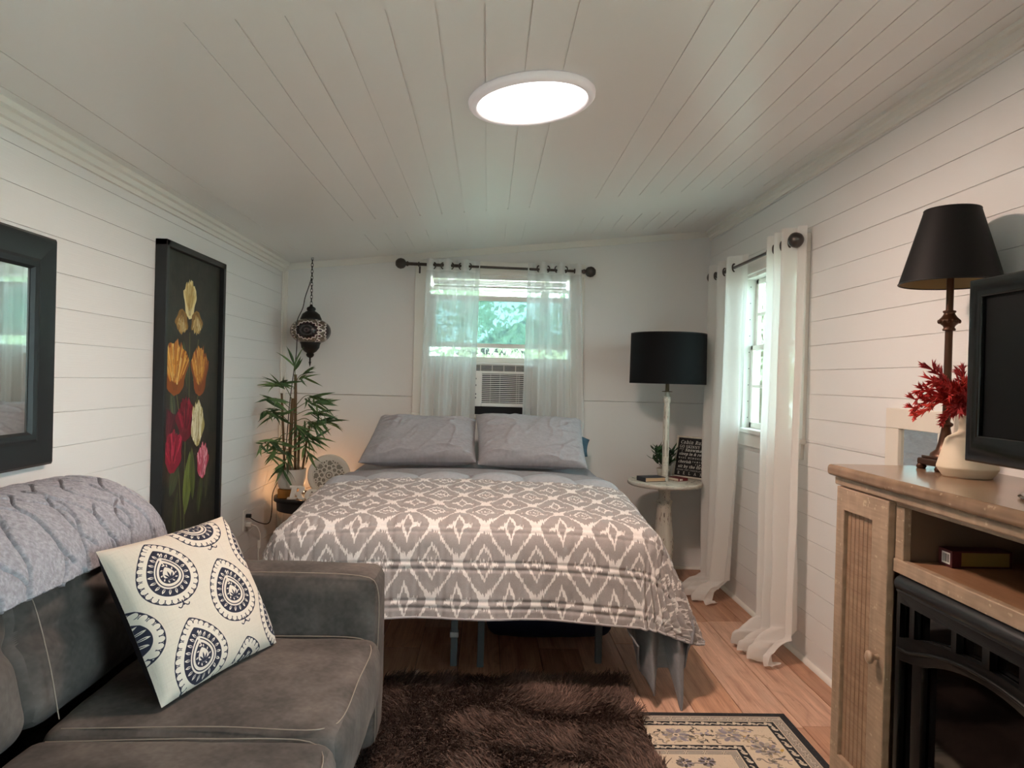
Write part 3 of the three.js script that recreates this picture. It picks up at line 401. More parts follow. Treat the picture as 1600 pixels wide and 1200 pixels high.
// ---------------------------------------------------------------- sofa, throw, cushion
{
  const s = thing('sofa', 'dark brown suede sofa with tan stitching against the left plank wall', 'sofa'), put = (n, g, x, y, z, rz = 0) => { const m = part(n, metreUV(at(g, 0, 0, 0, 0, 0, rz).translate(x, y, z)), suede, s); m.geometry = smoothUV(m.geometry); return m; };
  function smoothUV(g) { const k = g.clone(); k.deleteAttribute('uv'); k.deleteAttribute('normal'); const m = mergeVertices(k, 1e-4); m.computeVertexNormals(); const src = m.toNonIndexed(); g.setAttribute('normal', src.attributes.normal.count === g.attributes.position.count ? src.attributes.normal : g.attributes.normal); return g; }
  put('frame', rbox(0.98, 0.2, 1.64, 0.02), -0.865, 0.2, -1.64);
  put('back_frame', rbox(0.16, 0.74, 1.3, 0.04, 0, 0, 0, 4), -1.29, 0.46, -1.64);
  put('arm', cushion(1.0, 0.56, 0.185, 0.04, [0.004, 0.012, 0.008], 0.004, 2, 30), -0.828, 0.38, -2.378);
  put('arm', cushion(0.985, 0.55, 0.185, 0.04, [0.004, 0.012, 0.008], 0.004, 4, 30), -0.835, 0.37, -0.9);
  put('seat_cushion', cushion(0.68, 0.2, 0.635, 0.045, [0.014, 0.018, 0.008], 0.006, 5, 34), -0.655, 0.372, -1.965);
  put('seat_cushion', cushion(0.68, 0.2, 0.635, 0.045, [0.014, 0.018, 0.008], 0.006, 6, 34), -0.655, 0.372, -1.325);
  for (const [z, sd] of [[-1.965, 7], [-1.325, 8]]) {
    const g = cushion(0.18, 0.44, 0.63, 0.06, [0.045, 0.006, 0.008], 0.006, sd, 40), p = g.attributes.position;
    for (let i = 0; i < p.count; i++) { const y = p.getY(i), zz = p.getZ(i); if (p.getX(i) > 0) p.setX(i, p.getX(i) - 0.03 * Math.exp(-(((y + 0.02 + 0.012 * Math.cos(zz * 9)) / 0.028) ** 2)) * (1 - 0.4 * Math.abs(zz) / 0.3)); }
    put('back_cushion', g, -1.115, 0.665, z, 0.25);
  }
  for (const [x, z] of [[-0.46, -2.4], [-0.46, -0.9], [-1.3, -2.4], [-1.3, -0.9]]) part('foot', cyl(0.022, 0.03, 0.1, x, 0.05, z), blackWood, s);
  const st = (pts, r = 0.0014) => part('stitching', tube(pts, r, 80, 6), stitchTan, s);
  for (const z of [-1.965, -1.325]) st([[-0.95, 0.468, z - 0.29], [-0.6, 0.477, z - 0.292], [-0.37, 0.472, z - 0.29], [-0.336, 0.466, z - 0.25], [-0.327, 0.468, z], [-0.336, 0.466, z + 0.25], [-0.37, 0.472, z + 0.29], [-0.6, 0.477, z + 0.292], [-0.95, 0.468, z + 0.29]]);
  st([[-1.2, 0.6565, -2.293], [-0.8, 0.664, -2.2935], [-0.385, 0.658, -2.293], [-0.343, 0.645, -2.293], [-0.328, 0.605, -2.295], [-0.326, 0.4, -2.295], [-0.328, 0.13, -2.295]]);
  for (const z of [-1.675, -2.255]) st([[-0.955, 0.49, z], [-0.98, 0.62, z], [-1.02, 0.76, z], [-1.06, 0.84, z]]);
}
{
  const fleece = tex(512, 512, (u, v) => fbm(u * 80, v * 80, 80, 80, 17, 3), false), fcol = tex(256, 256, (u, v) => { const k = 0.9 + 0.3 * (fbm(u * 40, v * 40, 40, 40, 18, 3) - 0.5); return [170 * k, 168 * k, 176 * k]; });
  const m = phys({ color: '#ffffff', map: rep(fcol, 4, 4), roughness: 1, bumpMap: rep(fleece, 4, 4), bumpScale: 0.0022, sheen: 0.3, sheenColor: new THREE.Color('#b9b5bb'), sheenRoughness: 0.6 });
  const path = new THREE.CatmullRomCurve3([[-1.385, 0.62], [-1.386, 0.75], [-1.37, 0.88], [-1.31, 0.948], [-1.23, 0.965], [-1.14, 0.957], [-1.05, 0.91], [-1.0, 0.85], [-0.982, 0.785]].map(([x, y]) => V(x, y, 0))), L = path.getLength(), T = 220, N = 560, pts = path.getSpacedPoints(T);
  const wob = (x) => x - Math.floor(x);
  const crease = (z, p) => { const a = z / 0.105, A = 0.36 * Math.sin(2 * Math.PI * p / 0.31 + Math.floor(a * 0.5) * 1.3) + 0.2 * Math.sin(p * 31 + z * 9), d1 = Math.abs(wob(a + A) - 0.5) * 0.105, d2 = Math.abs(wob(a * 1.0 - A * 0.9 + 0.37 + 0.12 * Math.sin(p * 44)) - 0.5) * 0.105, br = smoothstep(noise(p * 14, z * 9, 999, 999, 3), 0.35, 0.5); return Math.max(Math.exp(-((d1 / 0.0048) ** 2)), br * Math.exp(-((d2 / 0.0042) ** 2))); };
  const F = (u, v) => {
    const hem = 0.012 * n1(u * 30, 1.7) + 0.006 * n1(u * 90, 5), z = lerp(-0.92, -2.405, u) + 0.012 * n1(v * 14, 3.1), k = clamp(v * (1 + hem * 1.2), 0, 1), i = Math.min(T - 1, Math.floor(k * T)), f = k * T - i, p = pts[i].clone().lerp(pts[i + 1], f), tan = pts[i + 1].clone().sub(pts[i]).normalize(), n = V(-tan.y, tan.x, 0);
    if (n.dot(V(p.x + 1.2, p.y - 0.6, 0)) < 0) n.negate();
    const e = clamp((-2.17 - z) / 0.235, 0, 1), sq = Math.sqrt(Math.max(0.0, 1 - e * e)), cx = -1.15, cy = 0.70; p.x = cx + (p.x - cx) * lerp(1, sq, 0.55); p.y = cy + (p.y - cy) * lerp(1, sq, 0.8) - 0.02 * e;
    p.addScaledVector(n, 0.008 + 0.012 * n1(z * 5, v * 4, 3) - 0.014 * crease(z, v * L) + 0.003 * (fbm(z * 70, v * L * 70, 4096, 4096, 6, 2) - 0.5)); p.z = z; return p;
  };
  solo('throw_blanket', thickSheet(N, T, F, 0.012, (u, v) => [u * 1.5, v * L]), m, 'fluffy grey throw with cable ridges draped over the sofa back', 'throw blanket');
}
{
  const print = canvasTex(1024, 1024, (c, W) => {
    c.fillStyle = '#ded3c4'; c.fillRect(0, 0, W, W);
    const r = rng(4); for (let i = 0; i < 5200; i++) { c.fillStyle = r() < 0.5 ? 'rgba(255,250,240,0.10)' : 'rgba(150,140,128,0.10)'; if (r() < 0.5) c.fillRect(r() * W, r() * W, 18 + r() * 60, 1.4); else c.fillRect(r() * W, r() * W, 1.4, 18 + r() * 60); }
    const ink = '#23263a', pale = '#e3d9cb';
    const drop = (k, n = 90) => { const p = []; for (let i = 0; i < n; i++) { const a = i / n, side = a < 0.5 ? 1 : -1, q = a < 0.5 ? a * 2 : 2 - a * 2, s = 0.5 - 0.5 * Math.cos(Math.PI * q); p.push([side * 158 * k * (s ** 0.82 * (1 - s) ** 0.5) / 0.415, (-222 + 400 * s) * k]); } return p; };
    const trace = (p) => { c.beginPath(); p.forEach(([x, y], i) => i ? c.lineTo(x, y) : c.moveTo(x, y)); c.closePath(); };
    const petal = (x, y, a, l, w, fill) => { c.save(); c.translate(x, y); c.rotate(a); c.beginPath(); c.moveTo(0, 0); c.quadraticCurveTo(w, -l * 0.5, 0, -l); c.quadraticCurveTo(-w, -l * 0.5, 0, 0); c.fillStyle = fill; c.fill(); c.restore(); };
    const ring = (k, cnt, l, w, fill, turn = 0.25) => { const p = drop(k, cnt); p.forEach(([x, y], i) => { const [xn, yn] = p[(i + 1) % cnt]; petal(x, y, Math.atan2(yn - y, xn - x) + turn, l, w, fill); }); };
    const med = (x, y, tilt) => {
      c.save(); c.translate(x, y); c.rotate(tilt); c.scale(1.22, 1.12); c.lineJoin = 'round';
      trace(drop(1)); c.fillStyle = pale; c.fill(); c.strokeStyle = ink; c.lineWidth = 9; c.stroke();
      drop(0.91, 30).forEach(([a, b]) => { c.beginPath(); c.arc(a, b, 17, 0, 7); c.fillStyle = pale; c.fill(); c.lineWidth = 3.5; c.stroke(); });
      trace(drop(0.86)); c.fillStyle = pale; c.fill();
      trace(drop(0.74)); c.fillStyle = ink; c.fill(); ring(0.72, 30, 30, 13, ink, 2.6); ring(0.74, 30, 26, 6, pale, 0.5);
      trace(drop(0.5)); c.fillStyle = pale; c.fill(); ring(0.5, 20, 34, 14, pale, 0.0); ring(0.5, 20, 24, 5, ink, 0.0);
      trace(drop(0.43)); c.fillStyle = pale; c.fill(); c.lineWidth = 6; c.stroke(); trace(drop(0.33)); c.fillStyle = ink; c.fill(); ring(0.3, 11, 17, 8, pale, 2.4); trace(drop(0.2)); c.fillStyle = pale; c.fill();
      for (const a of [-1.1, -0.55, 0, 0.55, 1.1]) petal(0, 34, a, 52 - Math.abs(a) * 12, 10, ink); petal(0, -60, 0, 60, 14, pale); petal(0, -104, 0, 50, 10, ink);
      c.lineWidth = 8; c.beginPath(); c.moveTo(0, 168); c.lineTo(0, 200); c.stroke(); c.lineWidth = 6; for (const d of [-1, 1]) { c.beginPath(); c.moveTo(0, 186); c.quadraticCurveTo(d * 24, 222, d * 34, 196); c.stroke(); }
      c.restore();
    };
    for (const [u, v] of [[0.25, 0.70], [0.27, 0.15], [0.63, 0.99], [0.65, 0.44], [0.66, -0.12], [1.0, 0.74], [1.01, 0.19], [-0.1, 0.42]]) med(u * W, (1 - v) * W, -0.06);
  });
  const t = thing('throw_pillow', 'cream square throw pillow printed with navy paisley medallions on the sofa', 'throw pillow'), [a, b] = pillowGeo(V(-0.752, 0.49, -1.735), V(-0.606, 0.49, -2.165), V(-0.806, 0.845, -2.255), V(-0.955, 0.838, -1.815), 0.13, 2, { wrinkle: 0.012, inset: 0.035, n: 60 });
  part('front', a, phys({ color: '#ffffff', map: print, roughness: 0.92, bumpMap: rep(weaveTex, 9, 9), bumpScale: 0.0006 }), t); part('back', flip(b), mat('#20222b', 0.95), t);
}

// ---------------------------------------------------------------- left wall: mirror, painting, outlet
{
  const t = thing('wall_mirror', 'mirror in a wide black frame on the left plank wall', 'mirror', [XL, 1.34, -2.03]);
  const frame = (w, h, b, prof) => { const list = [], s = new THREE.Shape(prof.map(([x, y]) => new THREE.Vector2(x, y))); const side = (len, rot, x, y) => { const g = new THREE.ExtrudeGeometry(s, { depth: 1, bevelEnabled: false, steps: 1 }), p = g.attributes.position; for (let i = 0; i < p.count; i++) { const o = p.getX(i), d = p.getY(i), k = p.getZ(i) - 0.5, half = len / 2 - o; p.setXYZ(i, k * 2 * half, len === w ? h / 2 - o : w / 2 - o, d); } g.computeVertexNormals(); g.rotateZ(rot); return g; }; list.push(side(w, 0), side(h, Math.PI / 2), side(w, Math.PI), side(h, -Math.PI / 2)); return toCreasedNormals(merge(list), 0.5); };
  const W = 0.66, H = 0.715; // width along the wall, height
  part('frame', frame(W, H, 0.11, [[0, 0], [0, 0.022], [0.008, 0.03], [0.02, 0.032], [0.075, 0.022], [0.085, 0.026], [0.1, 0.022], [0.108, 0.012], [0.108, 0]]).rotateY(Math.PI / 2), mat('#14191d', 0.4), t);
  part('glass', new THREE.BoxGeometry(0.004, H - 0.21, W - 0.21).translate(0.008, 0, 0), mat('#e8eceb', 0.02, { metalness: 1 }), t);
}
{
  const t = thing('floral_painting', 'tall painting of tulips and an iris in a black box frame', 'painting', [XL, 1.14, -3.437]), W = 0.69, H = 1.41;
  for (const [a, b, c, d] of [[-W / 2, W / 2, H / 2 - 0.028, H / 2], [-W / 2, W / 2, -H / 2, -H / 2 + 0.028], [-W / 2, -W / 2 + 0.028, -H / 2, H / 2], [W / 2 - 0.028, W / 2, -H / 2, H / 2]]) part('frame_side', rspan(0, 0.05, c, d, a, b, 0.003), blackWood, t);
  const art = canvasTex(512, 1056, (c, w, h) => {
    const r = rng(12); c.fillStyle = '#2c2a24'; c.fillRect(0, 0, w, h);
    for (let i = 0; i < 900; i++) { const y = r() * h, k = r(); c.fillStyle = k < 0.4 ? 'rgba(64,60,48,0.16)' : k < 0.7 ? 'rgba(22,24,22,0.2)' : 'rgba(78,62,44,0.12)'; c.beginPath(); c.ellipse(r() * w, y, 10 + r() * 50, 6 + r() * 26, r() * 3, 0, 7); c.fill(); }
    const stroke = (x, y, x1, y1, wd, col) => { c.strokeStyle = col; c.lineWidth = wd; c.lineCap = 'round'; c.beginPath(); c.moveTo(x, y); c.quadraticCurveTo((x + x1) / 2 + (r() - 0.5) * 14, (y + y1) / 2, x1, y1); c.stroke(); };
    const leaf = (x, y, a, l, wd, col) => { c.save(); c.translate(x, y); c.rotate(a); c.fillStyle = col; c.beginPath(); c.moveTo(0, 0); c.quadraticCurveTo(wd, -l * 0.45, 0, -l); c.quadraticCurveTo(-wd, -l * 0.45, 0, 0); c.fill(); for (let i = 0; i < 12; i++) stroke((r() - 0.5) * wd * 0.5, -l * 0.1 * r(), (r() - 0.5) * wd * 0.4, -l * (0.5 + 0.4 * r()), 2.5, r() < 0.5 ? 'rgba(150,150,90,0.22)' : 'rgba(20,26,16,0.3)'); c.restore(); };
    // a ragged bloom: jagged outline, dark ground, then strokes fanning up from its base (down = -1 hangs it)
    const flower = (x, y, rx, ry, cols, n = 90, down = 1, round = 0) => {
      c.save(); c.beginPath(); const M = 46, ph = r() * 9;
      for (let i = 0; i < M; i++) { const a = i / M * Math.PI * 2, up = Math.cos(a), jag = up > 0.1 ? 0.78 + 0.34 * r() : 0.97 + 0.06 * r(), wx = Math.sin(a) * rx * (up < 0 ? 1 + 0.25 * up : 1) * (0.92 + 0.12 * Math.sin(a * 5 + ph)); c.lineTo(x + wx * (0.85 + 0.2 * jag), y - down * up * ry * jag); }
      c.closePath(); c.fillStyle = cols[1]; c.fill(); c.clip();
      for (let i = 0; i < n * 1.6; i++) { const q = r(), a = (r() - 0.5) * 2.4, l = 0.25 + 0.85 * r(), tx = x + Math.sin(a) * rx * l, ty = y - down * ry * (Math.cos(a) * l * 1.1 - 0.12), k = round ? r() : 0.35 + 0.4 * r(), bx = lerp(x + (round ? (r() - 0.5) * rx * 1.6 : 0), tx, k), by = lerp(y + down * ry * 0.95, ty, k); c.globalAlpha = 0.45 + 0.45 * r(); stroke(bx, by, tx, ty, 2 + rx * 0.11 * r(), cols[Math.floor(q * cols.length)]); }
      for (let i = 0; i < 7; i++) { const a = (i / 6 - 0.5) * 1.7; c.globalAlpha = 0.35; stroke(x + Math.sin(a) * rx * 0.15, y + down * ry * 0.8, x + Math.sin(a) * rx * 0.85, y - down * ry * 0.7 * Math.cos(a), 2, '#3a1c10'); }
      c.globalAlpha = 1; c.restore();
    };
    const U = (u) => u * w, Y = (v) => v * h;
    for (const [x, y, x1, y1] of [[0.44, 0.26, 0.46, 0.55], [0.24, 0.47, 0.34, 0.6], [0.62, 0.47, 0.5, 0.6], [0.4, 0.62, 0.42, 0.98], [0.3, 0.72, 0.36, 0.92], [0.6, 0.28, 0.52, 0.42]]) stroke(U(x), Y(y), U(x1), Y(y1), 7, '#5d5f3a');
    leaf(U(0.42), Y(0.45), -0.25, 180, 34, '#4a5236'); leaf(U(0.2), Y(0.58), -0.15, 150, 46, '#46503f'); leaf(U(0.33), Y(0.6), 0.2, 110, 34, '#3c463a');
    leaf(U(0.42), Y(0.88), 0.16, 230, 74, '#6d7a3a'); leaf(U(0.56), Y(0.84), -0.1, 200, 52, '#565f2f'); leaf(U(0.16), Y(0.8), 0.5, 150, 70, '#414a34'); leaf(U(0.66), Y(0.9), 0.2, 170, 48, '#3f4426'); leaf(U(0.22), Y(0.95), 0.2, 190, 44, '#3a3c24'); leaf(U(0.8), Y(0.86), 0.1, 160, 44, '#3d3a2a');
    flower(U(0.43), Y(0.145), 58, 72, ['#d9c27e', '#e8d8a0', '#b9954a', '#caa95e']); flower(U(0.3), Y(0.225), 56, 44, ['#c4a25a', '#8f6a2e', '#e6d6a6', '#a57c38'], 40, -1); flower(U(0.56), Y(0.22), 56, 44, ['#c4a25a', '#8f6a2e', '#e6d6a6', '#d8bd78'], 40, -1);
    flower(U(0.21), Y(0.38), 112, 96, ['#e0a13c', '#8f4a14', '#f0c46a', '#c97f22', '#d9902e', '#f3d28a'], 120); flower(U(0.64), Y(0.385), 84, 98, ['#d9922e', '#8a4212', '#efb452', '#b8661a', '#c67f28', '#f0c878'], 110);
    flower(U(0.09), Y(0.57), 74, 66, ['#5a1626', '#46101e', '#6e1c30'], 60); flower(U(0.4), Y(0.555), 84, 78, ['#8e1430', '#6d0d24', '#a82040', '#4f0a1a'], 90); flower(U(0.62), Y(0.575), 66, 84, ['#e4dbb4', '#a9985c', '#f3edd0', '#cfc392', '#f3edd0'], 120, 1, 1);
    flower(U(0.2), Y(0.655), 84, 74, ['#b01c3e', '#8a1230', '#cf3a58', '#6a0c22'], 90); flower(U(0.73), Y(0.71), 60, 68, ['#d9607c', '#b8384f', '#ee9aac', '#f4c2c8'], 90, 1, 1);
  });
  part('canvas', new THREE.BoxGeometry(0.012, H - 0.05, W - 0.05).translate(0.02, 0, 0), mat('#24221d', 0.6), t);
  part('painted_face', new THREE.PlaneGeometry(W - 0.056, H - 0.056).rotateY(Math.PI / 2).translate(0.0268, 0, 0), mat('#ffffff', 0.5, { map: art }), t);
}
{
  const t = thing('wall_outlet', 'white wall outlet with plugs beside the bedside stand', 'outlet', [XL, 0.42, -4.31]);
  part('cover', rspan(0, 0.006, -0.06, 0.06, -0.037, 0.037, 0.002), whitePlastic, t); for (const y of [-0.026, 0.026]) part('socket', at(cyl(0.016, 0.016, 0.003, 0, 0, 0, 20), 0.0065, y, 0, 0, 0, Math.PI / 2), mat('#d8d6d0', 0.5), t);
}

// ---------------------------------------------------------------- corner stand with plant
const CT = V(-1.115, 0, -4.6);
{
  const t = thing('bedside_stand', 'small round black stand in the corner beside the bed', 'side table', [CT.x, 0, CT.z]);
  part('top', lathe([[0, 0.5], [0.205, 0.5], [0.205, 0.525], [0.197, 0.525], [0.195, 0.512], [0, 0.512]], 48), blackWood, t); part('apron', lathe([[0.19, 0.5], [0.185, 0.44], [0.17, 0.435], [0.17, 0.5]], 48), blackWood, t);
  part('pedestal', lathe([[0.03, 0.45], [0.028, 0.3], [0.045, 0.2], [0.03, 0.12], [0.04, 0.06], [0.15, 0.03], [0.16, 0], [0, 0]], 32), blackWood, t);
}
{
  const base = solo('wood_block', rbox(0.11, 0.06, 0.09, 0.006), mat('#a9742f', 0.55), 'amber wooden block under the white plant pot', 'block', [CT.x - 0.115, 0.543, CT.z + 0.03]);
  const t = thing('bamboo_plant', 'leafy artificial bamboo in a white round pot on the corner stand', 'potted plant', [CT.x - 0.1, 0.574, CT.z + 0.02]), r = rng(33);
  part('pot', lathe([[0, 0], [0.07, 0], [0.078, 0.006], [0.087, 0.06], [0.089, 0.122], [0.085, 0.122], [0.083, 0.1], [0, 0.1]], 40), mat('#d2ccc2', 0.5), t);
  part('soil', lathe([[0, 0.104], [0.084, 0.1]], 24), mat('#4a2a1c', 0.95), t);
  const leafMats = ['#45653a', '#557442', '#385432', '#66854e'].map((c) => mat(c, 0.55, { side: THREE.DoubleSide })), caneM = mat('#6d5638', 0.6), stemM = mat('#4a5a30', 0.6);
  const leafGeo = [0, 1, 2].map((k) => sheet(2, 7, (u, v) => { const w = Math.sin(Math.PI * Math.min(1, v * 0.9 + 0.1)) ** 0.8 * (1 - v ** 4) * 0.062; return V((u - 0.5) * 2 * w, v, -0.05 * Math.abs(u - 0.5) * 2 * w * 6 - (0.15 + 0.16 * k) * v * v); }));
  const leafAt = (p, dir, len) => { if (t.position.x + p.x + dir.x * len < XL + 0.012) dir.x = Math.abs(dir.x); if (t.position.z + p.z + dir.z * len < ZB + 0.02) dir.z = Math.abs(dir.z); const m = part('leaf', leafGeo[Math.floor(r() * 3)], leafMats[Math.floor(r() * 4)], t); m.position.copy(p); const x = V(r() - 0.5, 0.2, r() - 0.5).cross(dir).normalize(), z = x.clone().cross(dir).normalize(); if (z.y < 0) { z.negate(); x.negate(); } m.quaternion.setFromRotationMatrix(new THREE.Matrix4().makeBasis(x, dir, z)); m.scale.setScalar(len); };
  const canes = [[-0.015, 0.01, 0.47, 0.011, 0.03], [0.02, -0.01, 0.62, 0.009, -0.02], [0.045, 0.02, 0.26, 0.008, 0.01], [-0.045, -0.01, 0.5, 0.007, -0.06], [0.06, -0.02, 0.3, 0.007, 0.12]];
  canes.forEach(([x, z, h, rad, lean]) => {
    const g = []; for (let y = 0; y < h; y += 0.085) { const a = V(x + lean * y, 0.09 + y, z), b = V(x + lean * (y + 0.085), 0.09 + Math.min(h, y + 0.085), z); g.push(tube([a, a.clone().lerp(b, 0.5), b], rad, 3, 10), at(new THREE.TorusGeometry(rad, 0.0022, 6, 12), b.x, b.y, b.z, Math.PI / 2)); }
    part('cane', merge(g), caneM, t);
  });
  const twig = (p0, p1, n) => {
    const mid = p0.clone().lerp(p1, 0.5); mid.y += 0.03; part('twig', tube([p0, mid, p1], 0.0022, 10, 6), stemM, t); const d = p1.clone().sub(p0).normalize();
    for (let i = 0; i < n; i++) { const k = lerp(0.45, 1, i / Math.max(1, n - 1)), p = p0.clone().lerp(mid, k).lerp(mid.clone().lerp(p1, k), k), a = (r() - 0.5) * 2.6; const dir = V(d.x * Math.cos(a) - d.z * Math.sin(a) + (r() - 0.5) * 0.5, d.y * 0.5 + (r() - 0.62) * 1.1, d.x * Math.sin(a) + d.z * Math.cos(a) + (r() - 0.3) * 0.5).normalize(); leafAt(p, dir, 0.095 + r() * 0.06); }
  };
  // twigs: from a cane at height y0 out to a tip (dx across, y, dz towards the room)
  for (const [x0, y0, x1, y1, z1, n] of [[-0.01, 0.56, -0.09, 0.66, 0.06, 8], [0.0, 0.62, 0.07, 0.72, 0.02, 6], [0.01, 0.66, 0.0, 0.78, 0.0, 5], [-0.02, 0.5, -0.13, 0.56, 0.16, 9], [-0.03, 0.42, -0.13, 0.45, 0.06, 6], [-0.03, 0.3, -0.14, 0.28, 0.2, 9], [-0.02, 0.24, -0.12, 0.2, 0.08, 6], [-0.02, 0.18, -0.03, 0.12, 0.1, 6], [0.02, 0.52, 0.14, 0.58, 0.04, 8], [0.02, 0.5, 0.18, 0.53, 0.0, 9], [0.02, 0.46, 0.2, 0.47, 0.05, 9], [0.02, 0.42, 0.16, 0.4, 0.08, 9], [0.03, 0.38, 0.13, 0.3, 0.09, 8], [0.02, 0.36, 0.22, 0.42, -0.02, 8], [0.04, 0.3, 0.12, 0.22, 0.08, 6], [-0.04, 0.34, -0.07, 0.26, 0.1, 6], [0.0, 0.4, 0.06, 0.38, 0.12, 7], [-0.04, 0.46, -0.14, 0.48, 0.15, 8], [0.03, 0.3, 0.17, 0.33, 0.1, 7], [-0.03, 0.22, 0.0, 0.22, 0.12, 6]]) twig(V(x0, y0, 0), V(x1, y1, z1), Math.round(n * 1.6));
}
{
  const t = thing('round_wall_plaque', 'round white carved medallion plaque leaning behind the corner stand letters', 'plaque', [CT.x + 0.13, 0.655, CT.z + 0.0]); t.rotation.set(-0.16, 0.12, 0);
  const white = mat('#d8d2c6', 0.7), inlay = mat('#8f8c80', 0.85);
  part('disc', lathe([[0, -0.012], [0.128, -0.012], [0.132, -0.006], [0.132, 0.006], [0.126, 0.012], [0.104, 0.012], [0.1, 0.006], [0, 0.006]], 56).rotateX(Math.PI / 2), white, t);
  part('inlay', lathe([[0, 0.0066], [0.099, 0.0066]], 40).rotateX(Math.PI / 2), inlay, t);
  const tor = (R, rr, x, y, arc = 6.2832, rot = 0) => at(new THREE.TorusGeometry(R, rr, 6, 28, arc), x, y, 0.008, 0, 0, rot); const ray = [];
  part('carved_ring', merge([tor(0.012, 0.004, 0, 0), tor(0.026, 0.004, 0, 0), tor(0.098, 0.003, 0, 0)]), white, t);
  for (let k = 0; k < 8; k++) { const a = k * Math.PI / 4, c = Math.cos(a), s = Math.sin(a); part('carved_petal', merge([at(new THREE.TorusGeometry(0.015, 0.0038, 6, 20), c * 0.045, s * 0.045, 0.008), at(new THREE.TorusGeometry(0.012, 0.0036, 6, 20, 4.2), Math.cos(a + 0.39) * 0.062, Math.sin(a + 0.39) * 0.062, 0.008), at(new THREE.TorusGeometry(0.016, 0.0036, 6, 20, 3.6), c * 0.079, s * 0.079, 0.008), at(new THREE.TorusGeometry(0.009, 0.0034, 6, 16), Math.cos(a + 0.39) * 0.086, Math.sin(a + 0.39) * 0.086, 0.008)]), white, t); }
}
const fontBold = await new FontLoader().loadAsync('fonts/droid/droid_serif_bold.typeface.json');
{
  const g = new TextGeometry('Relax', { font: fontBold, size: 0.078, depth: 0.022, curveSegments: 6, bevelEnabled: true, bevelSize: 0.0032, bevelThickness: 0.002, bevelSegments: 2 }), p = g.attributes.position;
  for (let i = 0; i < p.count; i++) p.setX(i, p.getX(i) * 1.28 + p.getY(i) * 0.22); g.computeBoundingBox(); g.computeVertexNormals();
  solo('letter_sign', g, mat('#f0ece4', 0.5), 'white standing letters reading Relax on the corner stand', 'letter sign', [-1.2, 0.5285, -4.455]);
}
{ // string of tiny warm bulbs behind the pot
  const t = thing('string_lights', 'tiny warm string lights glowing behind the bamboo pot', 'string lights', [CT.x, 0.513, CT.z]), glow = mat('#ffdfae', 0.4, { emissive: new THREE.Color().setRGB(1, 0.62, 0.3), emissiveIntensity: 6 });
  const pts = [[0.03, 0.07, -0.03], [0.0, 0.035, -0.06], [-0.05, 0.02, -0.1], [-0.1, 0.04, -0.13], [-0.15, 0.02, -0.11], [-0.06, 0.03, -0.16], [0.02, 0.05, -0.17], [0.1, 0.04, -0.14]]; part('wire', tube(pts, 0.0015, 60, 5), mat('#6a4a2c', 0.5), t);
  pts.forEach((q) => part('bulb', new THREE.SphereGeometry(0.0042, 10, 8).translate(...q), glow, t));
  for (const q of [pts[3], pts[6]]) { const l = new THREE.PointLight(new THREE.Color().setRGB(1, 0.5, 0.22), 0.05); l.name = 'string_lights_glow'; l.shadow.radius = 0.2; l.castShadow = true; l.position.set(...q); t.add(l); }
}
